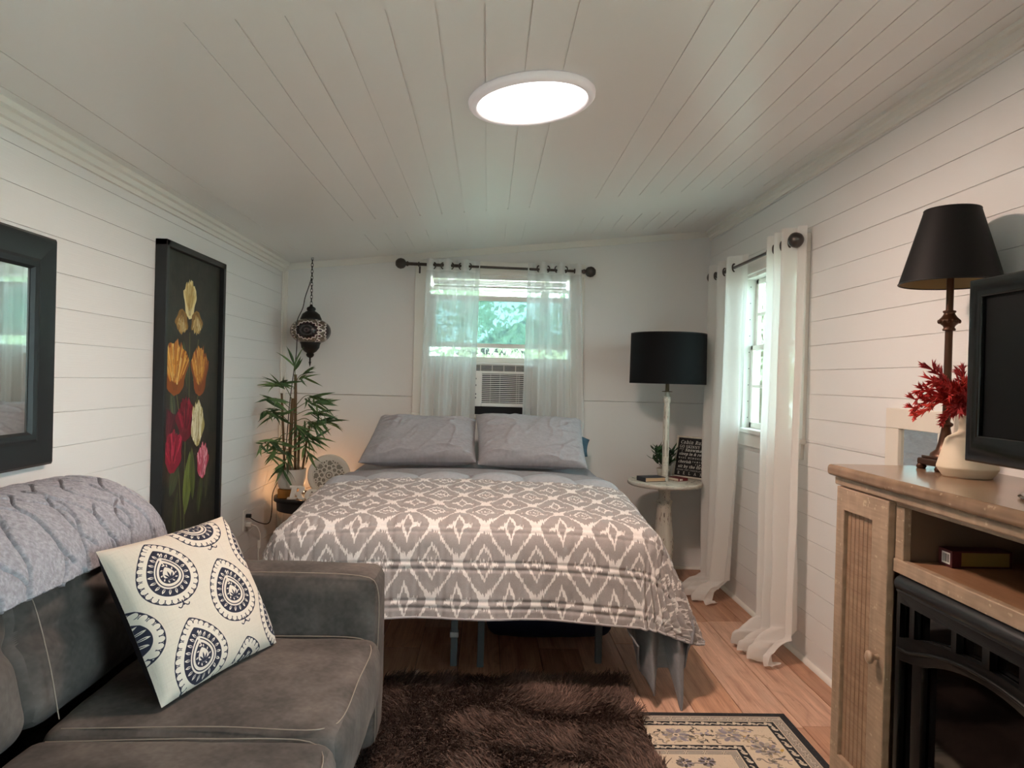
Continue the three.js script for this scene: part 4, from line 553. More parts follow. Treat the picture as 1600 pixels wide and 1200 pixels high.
{ // hanging mosaic lantern
  const x = -1.182, z = -4.845, top = ceilY(x), t = thing('hanging_lantern', 'mosaic glass lantern on a black chain above the bamboo', 'lantern', [x, 1.576, z]);
  const mosaic = canvasTex(1024, 384, (c, w, h) => {
    c.fillStyle = '#75695c'; c.fillRect(0, 0, w, h); const r = rng(8);
    for (let i = 0; i < 2600; i++) { c.fillStyle = ['#8a7d6c', '#5f5347', '#978a78', '#6a5a52'][Math.floor(r() * 4)]; c.beginPath(); c.arc(r() * w, r() * h, 4 + r() * 4, 0, 7); c.fill(); c.strokeStyle = '#3b332d'; c.lineWidth = 1.2; c.stroke(); }
    for (let k = 0; k < 4; k++) { const cx = (k + 0.5) * w / 4; c.save(); c.translate(cx, h / 2); for (const [R, col] of [[110, '#d8c9c0'], [96, '#3a1a24'], [84, '#171719'], [60, '#3e3a3a'], [44, '#18181a'], [24, '#4a3a3c'], [10, '#111']]) { c.fillStyle = col; c.beginPath(); const n = 16; for (let i = 0; i <= n * 2; i++) { const a = i / n * Math.PI, q = R * (i % 2 ? 0.86 : 1.04); c.lineTo(Math.cos(a) * q, Math.sin(a) * q * 1.35); } c.fill(); } c.restore();
      for (let j = 0; j < 5; j++) { const y = h * (0.1 + j * 0.2); c.fillStyle = '#e2d6ce'; c.beginPath(); c.moveTo(cx + 96, y - 40); c.lineTo(cx + 160 - (j % 2) * 14, y); c.lineTo(cx + 96, y + 40); c.fill(); c.fillStyle = '#4a2028'; c.beginPath(); c.arc(cx + 112, y, 14, 0, 7); c.fill(); } }
  });
  const prof = []; for (let i = 0; i <= 24; i++) { const a = lerp(-1.12, 1.12, i / 24); prof.push([0.131 * Math.cos(a) ** 0.75, 0.083 * Math.sin(a)]); }
  part('glass_globe', lathe(prof, 56).rotateY(-0.75), mat('#ffffff', 0.25, { map: mosaic }), t);
  const iron = mat('#161513', 0.45, { metalness: 0.4 });
  part('top_cap', lathe([[0.068, 0.07], [0.07, 0.082], [0.066, 0.088], [0.056, 0.112], [0.036, 0.128], [0.024, 0.134], [0.03, 0.144], [0.027, 0.156], [0.012, 0.164], [0.008, 0.176], [0, 0.178]], 32), iron, t);
  part('bottom_cap', lathe([[0.066, -0.068], [0.067, -0.08], [0.062, -0.088], [0.058, -0.11], [0.04, -0.134], [0.022, -0.146], [0.026, -0.158], [0.02, -0.17], [0.006, -0.178], [0.005, -0.2], [0.008, -0.206], [0.0, -0.24]], 32), iron, t);
  const link = new THREE.TorusGeometry(0.0095, 0.0022, 6, 16).scale(0.72, 1.35, 1), L0 = 0.185, L1 = top - 1.576, n = Math.round((L1 - L0) / 0.0205);
  for (let i = 0; i < n; i++) { const m = part('chain_link', link, iron, t); m.position.set(0, lerp(L0, L1 - 0.008, i / (n - 1)), 0); m.rotation.y = i % 2 ? Math.PI / 2 : 0.2; }
  part('ceiling_hook', tube([[0, L1 + 0.002, 0], [0, L1 - 0.012, 0.004], [0, L1 - 0.02, -0.004]], 0.002, 8, 6), iron, t);
  part('power_cord', tube([[0, 0.35, 0.012], [-0.012, 0.3, 0.02], [-0.034, 0.22, 0.03], [-0.042, 0.15, 0.05], [-0.06, 0.05, 0.12], [-0.06, -0.05, 0.11], [-0.075, -0.15, 0.06], [-0.1, -0.3, 0.03], [-0.12, -0.5, 0.03], [-0.13, -0.75, 0.05], [-0.15, -0.95, 0.1], [-0.165, -1.05, 0.2], [-0.14, -1.15, 0.3], [-0.13, -1.2, 0.4], [-0.17, -1.17, 0.5], [-0.205, -1.135, 0.535]], 0.003, 160, 8), mat('#1b1a19', 0.6), t);
  part('plug', rbox(0.03, 0.022, 0.024, 0.005, -0.206, -1.13, 0.535), mat('#1b1a19', 0.5), t);
}
{ const t = thing('white_power_cord', 'white power cord plugged into the lower outlet socket', 'power cord', [XL, 0.394, -4.31]); const w = mat('#d9d6cf', 0.5);
  part('plug', rbox(0.034, 0.026, 0.028, 0.005, 0.025, 0, 0), w, t); part('cord', tube([[0.04, 0, 0], [0.075, -0.01, 0.01], [0.1, -0.06, 0.02], [0.09, -0.16, 0.02], [0.1, -0.28, 0.03], [0.09, -0.387, 0.0], [0.12, -0.39, -0.2]], 0.0032, 70, 8), w, t); part('inline_switch', rbox(0.018, 0.05, 0.014, 0.005, 0.094, -0.11, 0.02), w, t); }

// ---------------------------------------------------------------- lamp table and what stands on it
const LT = V(1.14, 0, -4.55);
{
  const t = thing('lamp_table', 'tall lamp with black drum shade on chipped white pedestal table', 'lamp', [LT.x, 0, LT.z]);
  part('pedestal', lathe([[0, 0], [0.15, 0], [0.15, 0.02], [0.13, 0.035], [0.08, 0.06], [0.06, 0.1], [0.055, 0.16], [0.066, 0.24], [0.064, 0.31], [0.052, 0.4], [0.045, 0.5], [0.046, 0.53], [0.052, 0.54], [0.05, 0.55], [0.038, 0.556], [0.036, 0.6], [0.05, 0.635], [0.08, 0.645]], 40), chippedWhite, t);
  part('tabletop', lathe([[0, 0.645], [0.22, 0.645], [0.23, 0.65], [0.236, 0.66], [0.234, 0.67], [0.228, 0.675], [0, 0.675]], 64), chippedWhite, t);
  part('pole', lathe([[0.024, 0.675], [0.023, 0.69], [0.0205, 0.72], [0.0205, 0.85], [0.019, 1.14], [0.016, 1.165], [0.022, 1.17], [0.024, 1.19], [0.021, 1.203], [0.026, 1.21], [0.014, 1.215], [0.013, 1.238]], 28), chippedWhite, t);
  part('drip_plate', lathe([[0, 1.2385], [0.032, 1.2375], [0.033, 1.241], [0.012, 1.243], [0.011, 1.31]], 28), mat('#6d5c46', 0.6, { metalness: 0.4 }), t);
  const sh = part('drum_shade', lathe([[0.239, 1.288], [0.236, 1.605], [0.2335, 1.605], [0.2365, 1.288], [0.239, 1.288]], 72), phys({ color: '#08090b', roughness: 0.75, specularIntensity: 0.35 }), t);
  part('shade_ring', merge([at(new THREE.TorusGeometry(0.234, 0.003, 6, 64), 0, 1.6, 0, Math.PI / 2), cyl(0.0025, 0.0025, 0.46, 0, 0, 0, 6).rotateZ(Math.PI / 2).translate(0, 1.6, 0), cyl(0.0025, 0.0025, 0.46, 0, 0, 0, 6).rotateX(Math.PI / 2).translate(0, 1.6, 0)]), blackMetal, sh);
  part('bulb', lathe([[0, 1.45], [0.02, 1.445], [0.03, 1.42], [0.026, 1.385], [0.013, 1.35], [0.013, 1.31]], 20), mat('#efece4', 0.4), t);
}
{
  const t = thing('grey_book', 'thick grey book with tan pages lying on the lamp table', 'book', [1.045, 0.676, -4.515], 0.34);
  part('cover', merge([rspan(-0.075, 0.075, 0, 0.003, -0.052, 0.052, 0.001), rspan(-0.075, 0.075, 0.025, 0.028, -0.052, 0.052, 0.001), rspan(-0.075, -0.0715, 0, 0.028, -0.052, 0.052, 0.001)]), mat('#3c4046', 0.6), t); part('pages', span(-0.0715, 0.07, 0.003, 0.025, -0.048, 0.048), mat('#c9a582', 0.85), t);
  const b = thing('red_book', 'small dark red book at the foot of the black sign', 'book', [1.225, 0.676, -4.575], 0.5);
  part('cover', merge([rspan(-0.04, 0.04, 0, 0.002, -0.055, 0.055, 0.0008), rspan(-0.04, 0.04, 0.016, 0.018, -0.055, 0.055, 0.0008), rspan(-0.04, 0.04, 0, 0.018, 0.0532, 0.055, 0.0006)]), mat('#6e2424', 0.55), b); part('pages', span(-0.038, 0.038, 0.002, 0.016, -0.053, 0.0531), mat('#d8cbb8', 0.85), b); part('spine_label', rspan(-0.03, -0.005, 0.004, 0.014, 0.0548, 0.0556, 0.0003), mat('#d9cdbd', 0.7), b);
}
{
  const t = thing('small_potted_plant', 'small leafy green plant in grey white pot behind the lamp pole', 'potted plant', [1.165, 0.676, -4.69]), r = rng(61);
  part('pot', lathe([[0, 0], [0.036, 0], [0.047, 0.06], [0.044, 0.06], [0.042, 0.05], [0, 0.05]], 28), mat('#bdb8ac', 0.7), t);
  const lg = sheet(2, 4, (u, v) => V((u - 0.5) * 0.022 * Math.sin(Math.PI * (v * 0.85 + 0.12)), v * 0.05, -0.012 * v * v)), greens = ['#2c4a30', '#3d5f3a', '#24402a'].map((c) => mat(c, 0.6, { side: THREE.DoubleSide }));
  for (let k = 0; k < 16; k++) { const a = k * 2.4, tip = V(Math.cos(a) * (0.03 + 0.06 * r()), 0.1 + 0.1 * r(), Math.sin(a) * (0.03 + 0.06 * r())), list = [tube([[0, 0.05, 0], [tip.x * 0.4, tip.y * 0.7, tip.z * 0.4], tip], 0.0014, 6, 5)];
    for (let i = 0; i < 9; i++) { const g = lg.clone(); g.rotateX(0.6 + r() * 0.9); g.rotateY(i * 2.4 + r()); const q = V(0, 0.05, 0).lerp(tip, 0.45 + 0.55 * i / 8); list.push(g.translate(q.x, q.y, q.z)); } part('sprig', merge(list), greens[k % 3], t); }
}
{
  const W = 0.25, H = 0.262, t = thing('letter_sign', 'black sign with white cabin rules lettering leaning on the lamp table', 'sign', [1.243, 0.6815, -4.742]); t.rotation.set(0, -0.84, 0); const b = new THREE.Group(); b.name = 'board'; b.rotation.x = -0.2; t.add(b);
  const art = canvasTex(768, 800, (c, w, h) => {
    c.fillStyle = '#101113'; c.fillRect(0, 0, w, h); c.fillStyle = '#dfddd6'; c.textBaseline = 'middle';
    const row = (txt, y, size, style, x = 40, sp = 0) => { c.font = style.replace('$', size + 'px'); let cx = x; for (const ch of txt) { c.fillText(ch, cx, y); cx += c.measureText(ch).width + sp; } };
    row('Cabin Rules', 70, 104, 'italic $ serif', 40, 8); row('GO SKINNY DIP', 168, 84, '$ serif', 30, 6); row('BUILD', 226, 34, '$ sans-serif', 34, 4); row('A', 262, 34, '$ serif', 96); row('Snowman', 240, 88, 'italic bold $ serif', 180, 6); row('sleep in & relax', 328, 82, 'italic bold $ serif', 36, 3); row('MAKE MEMORIES', 412, 56, '$ sans-serif', 36, 16);
    row('cherish', 496, 80, 'italic bold $ serif', 40, 3); row('FAMILY', 486, 42, 'bold $ sans-serif', 400, 26); row('TIME', 544, 42, 'bold $ sans-serif', 480, 26); row('sit by the fire', 600, 84, 'italic bold $ serif', 50, 4); row('DRINK HOT CHOCOLATE', 676, 42, '$ sans-serif', 36, 10); row('RELAX', 744, 84, '$ serif', 60, 84);
  });
  const m = part('panel', rspan(0, W, 0, H, -0.008, 0, 0.001), mat('#101113', 0.7), b); part('printed_face', new THREE.PlaneGeometry(W - 0.02, H - 0.02).translate(W / 2, H / 2, 0.0008), mat('#ffffff', 0.7, { map: art }), b);
  for (const [x0, x1, y0, y1] of [[-0.006, W + 0.006, H - 0.004, H + 0.008], [-0.006, W + 0.006, -0.004, 0.008], [-0.006, 0.006, 0, H], [W - 0.006, W + 0.006, 0, H]]) part('frame_side', rspan(x0, x1, y0, y1, -0.01, 0.008, 0.002), chippedWhite, b);
}

// ---------------------------------------------------------------- media cabinet
const oak = woodTex(301, [196, 168, 140], [146, 118, 96], [170, 142, 118], 256, 512), oakMat = mat('#ffffff', 0.5, { map: rep(oak, 2.2, 1.1) }), taupeTex = tex(512, 512, (u, v) => { const k = 0.92 + 0.22 * (fbm(u * 5, v * 20, 5, 20, 55, 3) - 0.5) + 0.1 * (noise(u * 120, v * 12, 120, 12, 56) - 0.5), ch = fbm(u * 42, v * 42, 42, 42, 57, 3) > 0.79; return ch ? [188, 168, 142] : [176 * k, 150 * k, 126 * k]; });
const taupe = mat('#ffffff', 0.42, { map: rep(taupeTex, 2, 2) }), topMat = mat('#ffffff', 0.2, { map: rep(taupeTex, 1.3, 1.3), color: '#d6ccc4' }), beadMat = mat('#ddd5d0', 0.5, { map: rep(oak, 3, 1) });
const CZ = -1.55;
{
  const shadeBrown = mat('#6b5442', 0.65), c = thing('media_cabinet', 'taupe wood cabinet with beadboard doors around a black fireplace', 'cabinet'), P = (n, g, m = taupe) => part(n, metreUV(g), m, c);  // inner panels browner than the taupe: interior shade put into the colour
  P('top', rspan(1.083, 1.526, 1.015, 1.05, -2.262, -0.838, 0.012, 4), topMat); P('cornice', rspan(1.1, 1.52, 0.988, 1.0149, -2.24, -0.86, 0.006));
  P('side_panel', rspan(1.1225, 1.52, 0.011, 0.9879, -2.225, -2.205)); P('side_panel', rspan(1.1225, 1.52, 0.011, 0.9879, -0.895, -0.875)); P('back_panel', span(1.505, 1.52, 0.011, 0.9879, -2.204, -0.896), shadeBrown);
  P('divider', rspan(1.123, 1.504, 0.011, 0.9879, -1.912, -1.893), shadeBrown); P('divider', rspan(1.123, 1.504, 0.011, 0.9879, -1.207, -1.188), shadeBrown); P('shelf', rspan(1.124, 1.504, 0.815, 0.832, -1.892, -1.208), mat('#ffffff', 0.4, { map: rep(oak, 2, 1), color: '#d3bcab' })); P('plinth', rspan(1.13, 1.5, 0.0105, 0.06, -2.2, -0.9));
  P('face_rail', rspan(1.118, 1.14, 0.976, 0.9879, -1.927, -1.173)); P('face_rail', rspan(1.114, 1.136, 0.797, 0.834, -1.927, -1.173)); for (const z of [-1.907, -1.193]) P('face_stile', rspan(1.1175, 1.139, 0.83, 0.9765, z - 0.02, z + 0.02));
  for (const [z0, z1, kz] of [[-2.218, -1.932, -1.962], [-1.168, -0.882, -1.138]]) {
    const d = new THREE.Group(); d.name = 'door'; c.add(d); const y0 = 0.065, y1 = 0.982, ia = z0 + 0.042, ib = z1 - 0.078 + (kz > -1.5 ? 0.036 : 0), ja = y0 + 0.1, jb = y1 - 0.062;
    const s = new THREE.Shape([[z0, y0], [z1, y0], [z1, y1], [z0, y1]].map((q) => new THREE.Vector2(-q[0], q[1]))), h = new THREE.Path([[ia, ja], [ia, jb], [ib, jb], [ib, ja]].map((q) => new THREE.Vector2(-q[0], q[1]))); s.holes.push(h);
    part('door_frame', metreUV(new THREE.ExtrudeGeometry(s, { depth: 0.016, bevelEnabled: true, bevelSize: 0.003, bevelThickness: 0.003, bevelSegments: 2 }).rotateY(Math.PI / 2).scale(1, 1, 1).translate(1.102, 0, 0)), taupe, d);
    const n = 7, w = (ib - ia) / n; for (let i = 0; i < n; i++) part('bead_board', metreUV(rspan(1.112, 1.1205, ja - 0.004, jb + 0.004, ia + i * w + 0.0012, ia + (i + 1) * w - 0.0012, 0.003, 2)), beadMat, d);
    part('bead_backing', span(1.1205, 1.1222, ja - 0.02, jb + 0.02, ia - 0.02, ib + 0.02), mat('#7a4f36', 0.7), d);
    part('knob', lathe([[0.008, 0], [0.007, 0.012], [0.012, 0.017], [0.0175, 0.022], [0.018, 0.028], [0.012, 0.033], [0, 0.0345]], 24).rotateZ(Math.PI / 2).translate(1.1, 0.548, kz), taupe, d);
  }
}
{ // electric fireplace set into the cabinet; z measured from its middle, y from the floor
  const t = thing('electric_fireplace', 'black electric fireplace insert with arched glass in the taupe cabinet', 'fireplace', [0, 0, CZ]), gloss = phys({ color: '#090a0b', roughness: 0.36, specularIntensity: 0.6 }), hw = 0.345;
  const V2 = (a) => a.map(([z, y]) => new THREE.Vector2(-z, y)), arch = (z) => 0.632 + 0.05 * (1 - (z / 0.335) ** 2), s = new THREE.Shape(V2([[-hw, 0.075], [hw, 0.075], [hw, 0.752], [-hw, 0.752]]));
  for (const [a, b] of [[-0.33, -0.287], [-0.266, -0.119], [-0.1, -0.012], [0.012, 0.1], [0.119, 0.266], [0.287, 0.33]]) { const p = [[a, 0.725], [a, arch(a)]]; for (let k = 1; k < 8; k++) { const z = lerp(a, b, k / 8); p.push([z, arch(z)]); } p.push([b, arch(b)], [b, 0.725]); s.holes.push(new THREE.Path(V2(p))); }
  for (const [a, b] of [[-0.33, -0.268], [0.268, 0.33]]) s.holes.push(new THREE.Path(V2([[a, 0.12], [a, 0.575], [b, 0.585], [b, 0.12]])));
  { const p = [[-0.232, 0.12]]; for (let k = 0; k <= 16; k++) { const z = lerp(-0.232, 0.232, k / 16); p.push([z, 0.592 + 0.052 * (1 - (z / 0.232) ** 2)]); } p.push([0.232, 0.12]); s.holes.push(new THREE.Path(V2(p))); }
  part('front_plate', toCreasedNormals(new THREE.ExtrudeGeometry(s, { depth: 0.014, bevelEnabled: true, bevelSize: 0.002, bevelThickness: 0.002, bevelSegments: 2, curveSegments: 12 }).rotateY(Math.PI / 2).translate(1.112, 0, 0), 0.4), gloss, t);
  const rail = []; for (let k = 0; k <= 20; k++) { const z = lerp(-0.335, 0.335, k / 20); rail.push([1.109, 0.604 + 0.056 * Math.max(0, 1 - (z / 0.29) ** 2), z]); } part('arch_moulding', tube(rail, 0.0045, 60, 8), gloss, t);
  part('roll_moulding', merge([new THREE.CylinderGeometry(0.021, 0.021, 2 * hw, 28).rotateX(Math.PI / 2).translate(1.121, 0.774, 0), rspan(1.106, 1.13, 0.7525, 0.76, -hw, hw, 0.002)]), mat('#12171b', 0.38), t);
  part('glass', span(1.131, 1.134, 0.09, 0.745, -hw + 0.005, hw - 0.005), mat('#060606', 0.06), t); part('firebox', span(1.1345, 1.42, 0.09, 0.78, -hw, hw), mat('#0c0c0c', 0.8), t);
}
{
  const t = thing('small_box', 'dark red and yellow carton with barcode on the cabinet shelf', 'box', [1.29, 0.8325, -1.853]), code = canvasTex(128, 128, (c, w) => { c.fillStyle = '#efece4'; c.fillRect(0, 0, w, w); c.fillStyle = '#222'; const r = rng(2); for (let x = 14; x < 110;) { const b = 2 + r() * 6; c.fillRect(x, 18, b, 90); x += b + 2 + r() * 6; } });
  part('carton', rspan(-0.08, 0.08, 0, 0.044, -0.028, 0.028, 0.001), mat('#4a181c', 0.6), t); part('yellow_label', span(-0.055, 0.072, 0.005, 0.04, 0.028, 0.0286), mat('#8a7038', 0.6), t); part('barcode', new THREE.PlaneGeometry(0.034, 0.03).rotateY(-Math.PI / 2).translate(-0.0806, 0.022, 0.004), mat('#ffffff', 0.7, { map: code }), t);
}
{
  const t = thing('television', 'black flat screen television on the media cabinet', 'television', [1.2, 1.05, -1.4]), gl = mat('#0b0d0f', 0.12), h0 = 0.072, h1 = 0.512, w = 0.37;
  const s = new THREE.Shape(); s.moveTo(-w, h0); s.lineTo(w, h0); s.lineTo(w, h1); s.lineTo(-w, h1); s.closePath(); s.holes.push(new THREE.Path([[-w + 0.035, h0 + 0.055], [-w + 0.035, h1 - 0.035], [w - 0.035, h1 - 0.035], [w - 0.035, h0 + 0.055]].map((q) => new THREE.Vector2(...q))));
  part('bezel', toCreasedNormals(new THREE.ExtrudeGeometry(s, { depth: 0.02, bevelEnabled: true, bevelSize: 0.006, bevelThickness: 0.008, bevelSegments: 4 }).rotateY(Math.PI / 2).translate(0.008, 0, 0), 0.6), gl, t); part('screen', span(0.012, 0.016, h0 + 0.05, h1 - 0.03, -w + 0.03, w - 0.03), phys({ color: '#070809', roughness: 0.4, specularIntensity: 0.3 }), t);
  part('back_shell', rspan(0.03, 0.085, h0 + 0.02, h1 - 0.02, -w + 0.02, w - 0.02, 0.02), mat('#131313', 0.5), t); part('stand_neck', rspan(0.03, 0.075, 0.012, h0 + 0.03, -0.06, 0.06, 0.008), gl, t); part('stand_base', lathe([[0, 0.001], [0.1, 0.001], [0.104, 0.006], [0.098, 0.012], [0.06, 0.016], [0, 0.018]], 48).scale(1, 1, 2.3).translate(0.065, 0, 0), gl, t);
}
{
  const t = thing('table_lamp', 'bronze buffet lamp with black tapered shade on the media cabinet', 'lamp', [1.385, 1.05, -2.135]);
  part('base', merge([rspan(-0.055, 0.055, 0.014, 0.034, -0.055, 0.055, 0.006, 3), rspan(-0.046, 0.046, 0.034, 0.042, -0.046, 0.046, 0.003)]), bronze, t); for (const [a, b] of [[-1, -1], [1, -1], [-1, 1], [1, 1]]) part('foot', lathe([[0.004, 0], [0.012, 0], [0.015, 0.007], [0.011, 0.015]], 16).translate(a * 0.045, 0, b * 0.045), bronze, t);
  part('stem', lathe([[0.042, 0.042], [0.04, 0.05], [0.026, 0.062], [0.02, 0.085], [0.0145, 0.115], [0.012, 0.13], [0.019, 0.136], [0.019, 0.142], [0.011, 0.147], [0.0105, 0.425]], 28), bronze, t);
  const kn = part('ornament', lathe([[0.0105, 0.42], [0.017, 0.421], [0.018, 0.426], [0.0145, 0.43], [0.017, 0.436], [0.025, 0.443], [0.03, 0.45], [0.028, 0.455], [0.021, 0.462], [0.016, 0.47], [0.0145, 0.474], [0.018, 0.477], [0.0175, 0.481], [0.01, 0.483], [0.01, 0.6]], 28), bronze, t);
  const beads = []; for (let k = 0; k < 14; k++) beads.push(new THREE.SphereGeometry(0.0042, 8, 6).scale(1, 1.5, 1).translate(Math.cos(k * 0.4488) * 0.0275, 0.449, Math.sin(k * 0.4488) * 0.0275)); part('beading', merge(beads), bronze, kn);
  const sh = part('shade', lathe([[0.14, 0.562], [0.0755, 0.785]], 64), phys({ color: '#0b0a0a', roughness: 0.62, specularIntensity: 0.45, side: THREE.DoubleSide }), t); part('shade_lining', lathe([[0.1388, 0.562], [0.0745, 0.784]], 64), mat('#9a7d54', 0.45, { metalness: 0.4, side: THREE.DoubleSide }), sh);
  part('shade_trim', merge([at(new THREE.TorusGeometry(0.1395, 0.0022, 6, 64), 0, 0.563, 0, Math.PI / 2), at(new THREE.TorusGeometry(0.0755, 0.002, 6, 48), 0, 0.784, 0, Math.PI / 2)]), blackMetal, sh); part('socket', lathe([[0.012, 0.6], [0.017, 0.605], [0.017, 0.64], [0.012, 0.645], [0.028, 0.69], [0.022, 0.715], [0, 0.722]], 20), bronze, t);
}
{
  const t = thing('vase', 'cream angular bottle vase with red sprigs beside the television', 'vase', [1.352, 1.05, -1.985]);
  part('vessel', lathe([[0, 0.0], [0.06, 0.0], [0.062, 0.003], [0.0765, 0.024], [0.0765, 0.03], [0.056, 0.105], [0.05, 0.112], [0.027, 0.126], [0.024, 0.135], [0.0235, 0.168], [0.026, 0.172], [0.0215, 0.172], [0.02, 0.14], [0.0, 0.13]], 48), mat('#dccdb4', 0.55), t);
  const s = thing('red_sprigs', 'feathery red artificial sprigs standing in the cream vase', 'sprigs', [1.352, 1.22, -1.985]), r = rng(77), reds = ['#b8231f', '#d23a2a', '#9a1a1e', '#c42a28'].map((c) => mat(c, 0.65));
  const needle = new THREE.ConeGeometry(0.0029, 0.021, 5).translate(0, 0.01, 0), q = new THREE.Quaternion(), Y = V(0, 1, 0);
  const sprig = (tip, bend, k) => { const a = V(0, -0.1, 0), m = V(tip[0] * 0.35, tip[1] * 0.55 + bend, tip[2] * 0.4), cv = new THREE.CatmullRomCurve3([a, V(tip[0] * 0.06, 0.0, tip[2] * 0.06), m, V(...tip)]), list = [new THREE.TubeGeometry(cv, 14, 0.0018, 5)];
    for (let i = 0; i < 20; i++) { const f = 0.42 + 0.58 * i / 19, p = cv.getPoint(f), tg = cv.getTangent(f), side = V(r() - 0.5, r() - 0.5, r() - 0.5).cross(tg).normalize(), len = (1 - f) * 0.05 + 0.014, d = tg.clone().multiplyScalar(0.9).addScaledVector(side, 0.75).normalize(), e = p.clone().addScaledVector(d, len); list.push(new THREE.CylinderGeometry(0.0008, 0.0014, len, 4).translate(0, len / 2, 0).applyQuaternion(q.setFromUnitVectors(Y, d)).translate(p.x, p.y, p.z));
      for (let j = 0; j < 10; j++) { const o = p.clone().lerp(e, 0.15 + 0.85 * j / 9), nd = d.clone().addScaledVector(V(r() - 0.5, r() - 0.5, r() - 0.5).cross(d).normalize(), 0.55).normalize(); list.push(needle.clone().scale(1, 0.7 + 0.5 * r(), 1).applyQuaternion(q.setFromUnitVectors(Y, nd)).translate(o.x, o.y, o.z)); } }
    part('sprig', merge(list), reds[k % 4], s); };
  [[-0.17, 0.045, 0.02, 0.03], [-0.172, -0.005, 0.03, 0.05], [-0.125, 0.14, 0.0, 0.0], [-0.13, 0.1, 0.03, 0.01], [-0.1, -0.02, 0.04, 0.05], [-0.03, 0.09, 0.01, 0.0], [-0.01, 0.13, -0.02, 0.0], [-0.15, 0.02, -0.02, 0.04], [-0.09, 0.06, 0.05, 0.02], [-0.06, 0.1, -0.03, 0.01], [-0.07, 0.02, 0.06, 0.03], [0.03, 0.09, 0.03, 0.0], [-0.14, 0.07, 0.0, 0.03], [0.06, 0.05, 0.0, 0.01], [-0.05, 0.05, 0.05, 0.01]].forEach(([x, y, z, b], k) => sprig([x, y, z], b, k));
}
{
  const t = thing('white_framed_mirror', 'small mirror in wide white frame on the right plank wall', 'mirror', [XR, 0.955, -2.485]), hw = 0.2, hh = 0.265, b = 0.085, wp = mat('#e4dccf', 0.6);
  for (const [y0, y1, z0, z1] of [[hh - b + 0.012, hh, -hw, hw], [-hh, -hh + b, -hw, hw], [-hh + b, hh - b + 0.012, -hw, -hw + b], [-hh + b, hh - b + 0.012, hw - b, hw]]) part('frame_side', rspan(-0.022, 0, y0, y1, z0, z1, 0.003), wp, t);
  part('glass', span(-0.01, -0.006, -hh + b - 0.005, hh - b + 0.017, -hw + b - 0.005, hw - b + 0.005), mat('#e8eceb', 0.02, { metalness: 1 }), t);
}

